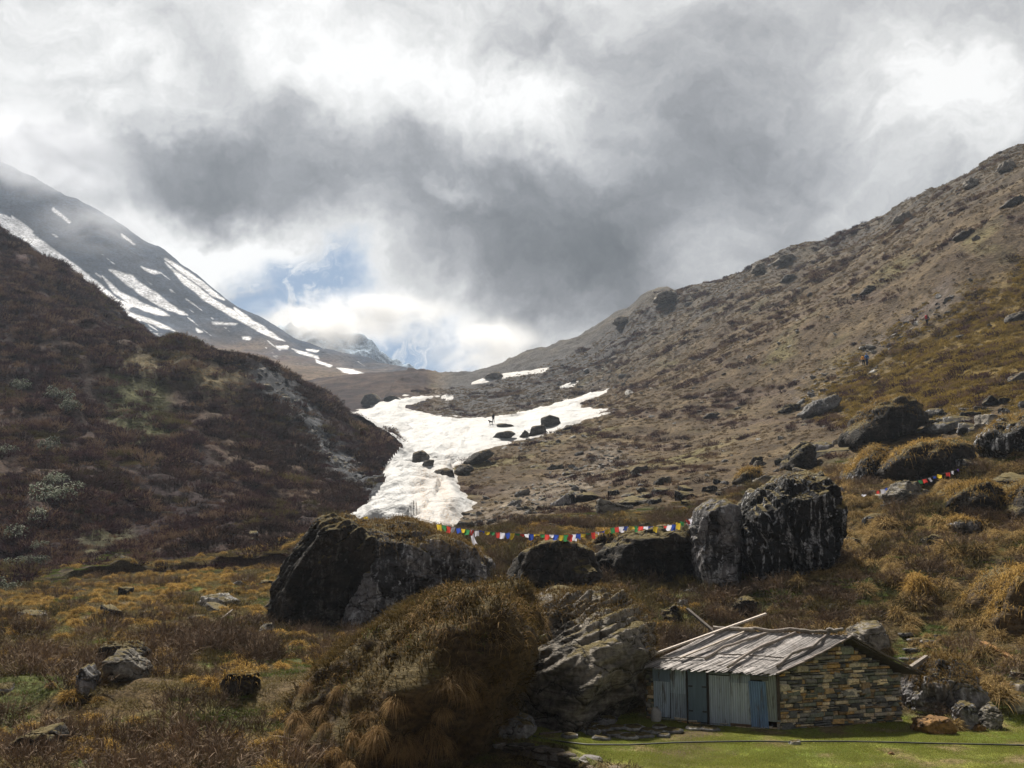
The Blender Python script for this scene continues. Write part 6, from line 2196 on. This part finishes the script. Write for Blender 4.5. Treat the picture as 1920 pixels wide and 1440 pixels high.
# the dog following the walker on the snow
dg = on_surface(920.5, 795)
root = empty('dog', tuple(dg), 2.2)
tag(root, 'small black dog close beside the walker on the snow', 'dog')
dv = [(0, 0, .46), (0, -.28, .47), (0, .26, .48), (0, .42, .60), (0, .52, .66), (0, .64, .62), (0, -.42, .52), (0, -.56, .62),
      (.08, -.30, .34), (.09, -.22, .22), (.09, -.32, .13), (.09, -.27, .02), (-.08, -.30, .34), (-.09, -.24, .22), (-.09, -.34, .13), (-.09, -.29, .02),
      (.07, .27, .32), (.08, .29, .16), (.08, .30, .02), (-.07, .24, .32), (-.08, .20, .16), (-.08, .22, .02), (.05, .50, .75), (-.05, .50, .75)]
de = [(0, 1), (0, 2), (2, 3), (3, 4), (4, 5), (1, 6), (6, 7), (1, 8), (8, 9), (9, 10), (10, 11), (1, 12), (12, 13), (13, 14), (14, 15), (2, 16), (16, 17), (17, 18), (2, 19), (19, 20), (20, 21), (4, 22), (4, 23)]
dr2 = [.12, .12, .15, .09, .085, .045, .03, .02, .07, .05, .03, .03, .07, .05, .03, .03, .06, .035, .03, .06, .035, .03, .02, .02]
skin_obj('body', dv, de, dr2, material('black_fur')[2]((.02, .018, .016), .9), root)
# ------------------------------------------------------------------ camera
cam = bpy.data.cameras.new('camera')
cam.sensor_width = 36
cam.lens = F * 36 / 1920
cam.clip_end = 12000
co = bpy.data.objects.new('camera', cam)
COL.objects.link(co)
co.location = (0, 0, CAMZ)
co.rotation_euler = (math.pi / 2 + PITCH, 0, 0)
SC.camera = co

# ------------------------------------------------------------------ sun (high ahead and to the left, behind thin cloud)
SUN_AZ, SUN_EL = math.radians(-20), math.radians(54)       # azimuth from +Y towards +X
sd = Vector((math.sin(SUN_AZ) * math.cos(SUN_EL), math.cos(SUN_AZ) * math.cos(SUN_EL), math.sin(SUN_EL)))
sl = bpy.data.lights.new('sun', 'SUN')
sl.energy = 5.0
sl.angle = math.radians(3.0)
sl.color = (1.0, .93, .82)
so = bpy.data.objects.new('sun', sl)
COL.objects.link(so)
so.rotation_euler = (-sd).to_track_quat('-Z', 'Y').to_euler()
so.location = (-60, 40, 120)

# ------------------------------------------------------------------ sky: Nishita blue with procedural cloud
w = bpy.data.worlds.new('World')
SC.world = w
w.use_nodes = True
nt = w.node_tree
nt.nodes.clear()
b = NB(nt)
wout = nt.nodes.new('ShaderNodeOutputWorld')
bg = nt.nodes.new('ShaderNodeBackground')
nt.links.new(bg.outputs[0], wout.inputs[0])
sky = nt.nodes.new('ShaderNodeTexSky')
sky.sky_type = 'NISHITA'
sky.sun_disc = False
sky.sun_elevation = SUN_EL
sky.sun_rotation = SUN_AZ
sky.altitude = 3500
dirv = b.n('ShaderNodeTexCoord', out=0)


def pxdir(u, v):
    p = P(u, v, 1.0) - np.array([0, 0, CAMZ])
    return tuple(p / np.linalg.norm(p))


# swirled direction
wc = b.noise(dirv, 3.2, 6, .6, 0, out=1)
wv = b.vmath('MULTIPLY', b.vmath('SUBTRACT', wc, (.5, .5, .5)), (.22, .22, .22))
wc2 = b.noise(dirv, 11, 5, .6, 0, out=1)
wv = b.vmath('ADD', wv, b.vmath('MULTIPLY', b.vmath('SUBTRACT', wc2, (.5, .5, .5)), (.07, .07, .07)))
dw = b.vmath('ADD', dirv, wv)
elv = b.n('ShaderNodeSeparateXYZ', {0: dirv}, out=2)
bri = b.n('ShaderNodeValue')
bri.node.outputs[0].default_value = SKY_BASE = .755
BLOBS = [  # u, v, half width, half height (px), amount: brighter or darker parts of the cloud deck
    (150, 40, 420, 200, .17), (620, 60, 260, 190, .09), (900, 180, 250, 120, .12), (1000, 240, 120, 80, .10), (640, 200, 150, 100, .06),
    (370, 210, 120, 150, -.20), (330, 330, 330, 90, -.18), (620, 330, 300, 100, -.22), (900, 420, 330, 120, -.30), (1180, 420, 320, 170, -.32),
    (1100, 540, 220, 110, -.28), (1330, 150, 240, 130, -.28), (1010, 90, 300, 60, -.14), (1480, 330, 300, 150, -.16), (1640, 170, 240, 140, .10), (1850, 60, 200, 200, .12), (1330, 480, 110, 90, .16),
    (330, 440, 170, 80, .22), (470, 480, 160, 100, .20), (650, 520, 150, 70, .10), (840, 365, 70, 26, .20), (690, 330, 45, 60, .08), (900, 640, 280, 80, .28), (620, 610, 70, 60, .22),
    (90, 340, 200, 100, -.10), (150, 190, 300, 90, .08), (1750, 430, 220, 160, .0)]
for (u, v, rx, ry, am) in BLOBS:
    if am == 0:
        continue
    am = am * .78 if am < 0 else am * .9
    d = b.vmath('MULTIPLY', b.vmath('SUBTRACT', dw, pxdir(u, v)), (F / rx, F / 900, F / ry))
    ln = b.vmath('LENGTH', d, out=1)
    bri = b.math('ADD', bri, b.ramp(ln, 1.35, .15, 0, am))
wisp = b.noise(b.vmath('MULTIPLY', dw, (1, 1, 1.5)), 5.5, 8, .58, .4)
bri = b.math('ADD', bri, b.ramp(wisp, .28, .72, -.17, .17, False))
wisp2 = b.noise(b.vmath('MULTIPLY', dw, (1, 1, 1.3)), 17, 6, .6, .3)
bri = b.math('ADD', bri, b.ramp(wisp2, .3, .7, -.07, .07, False))
# unseen deck behind the camera and overhead is dimmed to cut ambient light
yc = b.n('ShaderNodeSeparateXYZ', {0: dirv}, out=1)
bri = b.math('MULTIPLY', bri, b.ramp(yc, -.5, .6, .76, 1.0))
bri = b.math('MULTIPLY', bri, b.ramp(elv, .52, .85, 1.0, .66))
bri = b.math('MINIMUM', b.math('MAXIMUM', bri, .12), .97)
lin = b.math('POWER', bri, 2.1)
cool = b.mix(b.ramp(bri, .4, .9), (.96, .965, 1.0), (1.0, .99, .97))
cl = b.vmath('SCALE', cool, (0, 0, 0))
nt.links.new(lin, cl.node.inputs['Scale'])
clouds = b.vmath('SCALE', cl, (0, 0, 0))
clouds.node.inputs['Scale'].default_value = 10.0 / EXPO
# blue gaps
hole = None
for (u, v, rx, ry) in ((560, 540, 90, 66), (520, 590, 60, 46), (765, 622, 120, 52), (690, 640, 60, 55), (872, 628, 40, 32)):
    d = b.vmath('MULTIPLY', b.vmath('SUBTRACT', dw, pxdir(u, v)), (F / rx, F / 900, F / ry))
    h = b.ramp(b.vmath('LENGTH', d, out=1), 1.25, .35)
    hole = h if hole is None else b.math('MAXIMUM', hole, h)
hole = b.math('MULTIPLY', hole, b.ramp(b.noise(b.vmath('MULTIPLY', dw, (1, 1, .6)), 30, 6, .65, .6), .32, .52, .3, 1.0))
hole = b.math('MULTIPLY', hole, .95)
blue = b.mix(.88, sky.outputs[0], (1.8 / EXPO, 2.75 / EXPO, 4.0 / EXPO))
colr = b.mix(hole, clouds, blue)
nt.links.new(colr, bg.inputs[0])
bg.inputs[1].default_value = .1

# ------------------------------------------------------------------ air
def volume_box(name, lo, hi, density, col, aniso=0.3):
    mb = MB()
    (x0, y0, z0), (x1, y1, z1) = lo, hi
    mb.hexa([(x0, y0, z0), (x1, y0, z0), (x1, y1, z0), (x0, y1, z0), (x0, y0, z1), (x1, y0, z1), (x1, y1, z1), (x0, y1, z1)])
    m, bb, fin, out = material(name + '_air')
    s = bb.n('ShaderNodeVolumePrincipled', {'Color': (*col, 1), 'Density': density, 'Anisotropy': aniso})
    m.node_tree.links.new(s, out.inputs['Volume'])
    o = mb.build(name, m)
    return o


if HAZE:
    bpy.context.view_layer.update()
    zs = [v for o in SC.objects if o.type == 'MESH' for v in (o.bound_box[0][2] + o.location.z, o.bound_box[6][2] + o.location.z)]
    hz = volume_box('haze', (-760, -60, min(zs) - 1), (620, 1000, max(zs) + 6), HAZE, (.70, .82, 1.0), .35)
    tag(hz, 'thin blue grey haze in the valley air', 'haze', None, 'stuff')

def mist_bank(name, label, c, rad, density, col, nscale, seed):
    dirs, f = ico(4)
    me = mesh_np(name, dirs * np.array(rad), f)
    m, bb, fin, out = material(name + '_vapour')
    pos = bb.n('ShaderNodeTexCoord', out=3)
    un = bb.vmath('MULTIPLY', pos, tuple(1.0 / r for r in rad))
    fall = bb.ramp(bb.vmath('LENGTH', un, out=1), 1.0, .15)
    nz = bb.noise(bb.vmath('ADD', bb.vmath('MULTIPLY', pos, (1, .7, 1.5)), (seed, 0, 0)), nscale, 5, .6, .5)
    den = bb.math('MULTIPLY', bb.math('MULTIPLY', fall, bb.ramp(nz, .36, .64)), density)
    s = bb.n('ShaderNodeVolumePrincipled', {'Color': (*col, 1), 'Density': den, 'Anisotropy': .2})
    m.node_tree.links.new(s, out.inputs['Volume'])
    o = link(name, me, m, None, c)
    tag(o, label, 'mist', None, 'stuff')
    return o


mist_bank('mist', 'grey cloud wrapped round the top of the far left mountain', P(-20, 300, 700), (115, 75, 44), .030, (.9, .93, 1.0), .018, 0)
mist_bank('mist', 'torn wisp of cloud hanging on the left mountain flank', P(190, 425, 620), (50, 36, 20), .014, (.9, .93, 1.0), .035, 70)
mist_bank('mist', 'bright cloud hiding the top of the distant peak', P(660, 590, 780), (95, 30, 22), .09, (1, 1, 1), .035, 20)
mist_bank('mist', 'white cloud bank behind the right side of the saddle', P(905, 655, 760), (56, 40, 30), .06, (1, 1, 1), .03, 40)
mist_bank('mist', 'white puff of cloud beside the far left ridge end', P(612, 625, 740), (30, 30, 28), .08, (1, 1, 1), .045, 60)

# ------------------------------------------------------------------ render settings
SC.view_settings.view_transform = 'Standard'
SC.view_settings.look = 'None'
SC.view_settings.exposure = math.log2(EXPO)
SC.view_settings.gamma = 1
SC.cycles.use_denoising = DENOISE
SC.cycles.max_bounces = 6
SC.cycles.diffuse_bounces = 3
SC.cycles.transparent_max_bounces = 8
SC.cycles.volume_bounces = 1
SC.cycles.use_adaptive_sampling = True
SC.cycles.adaptive_threshold = .015
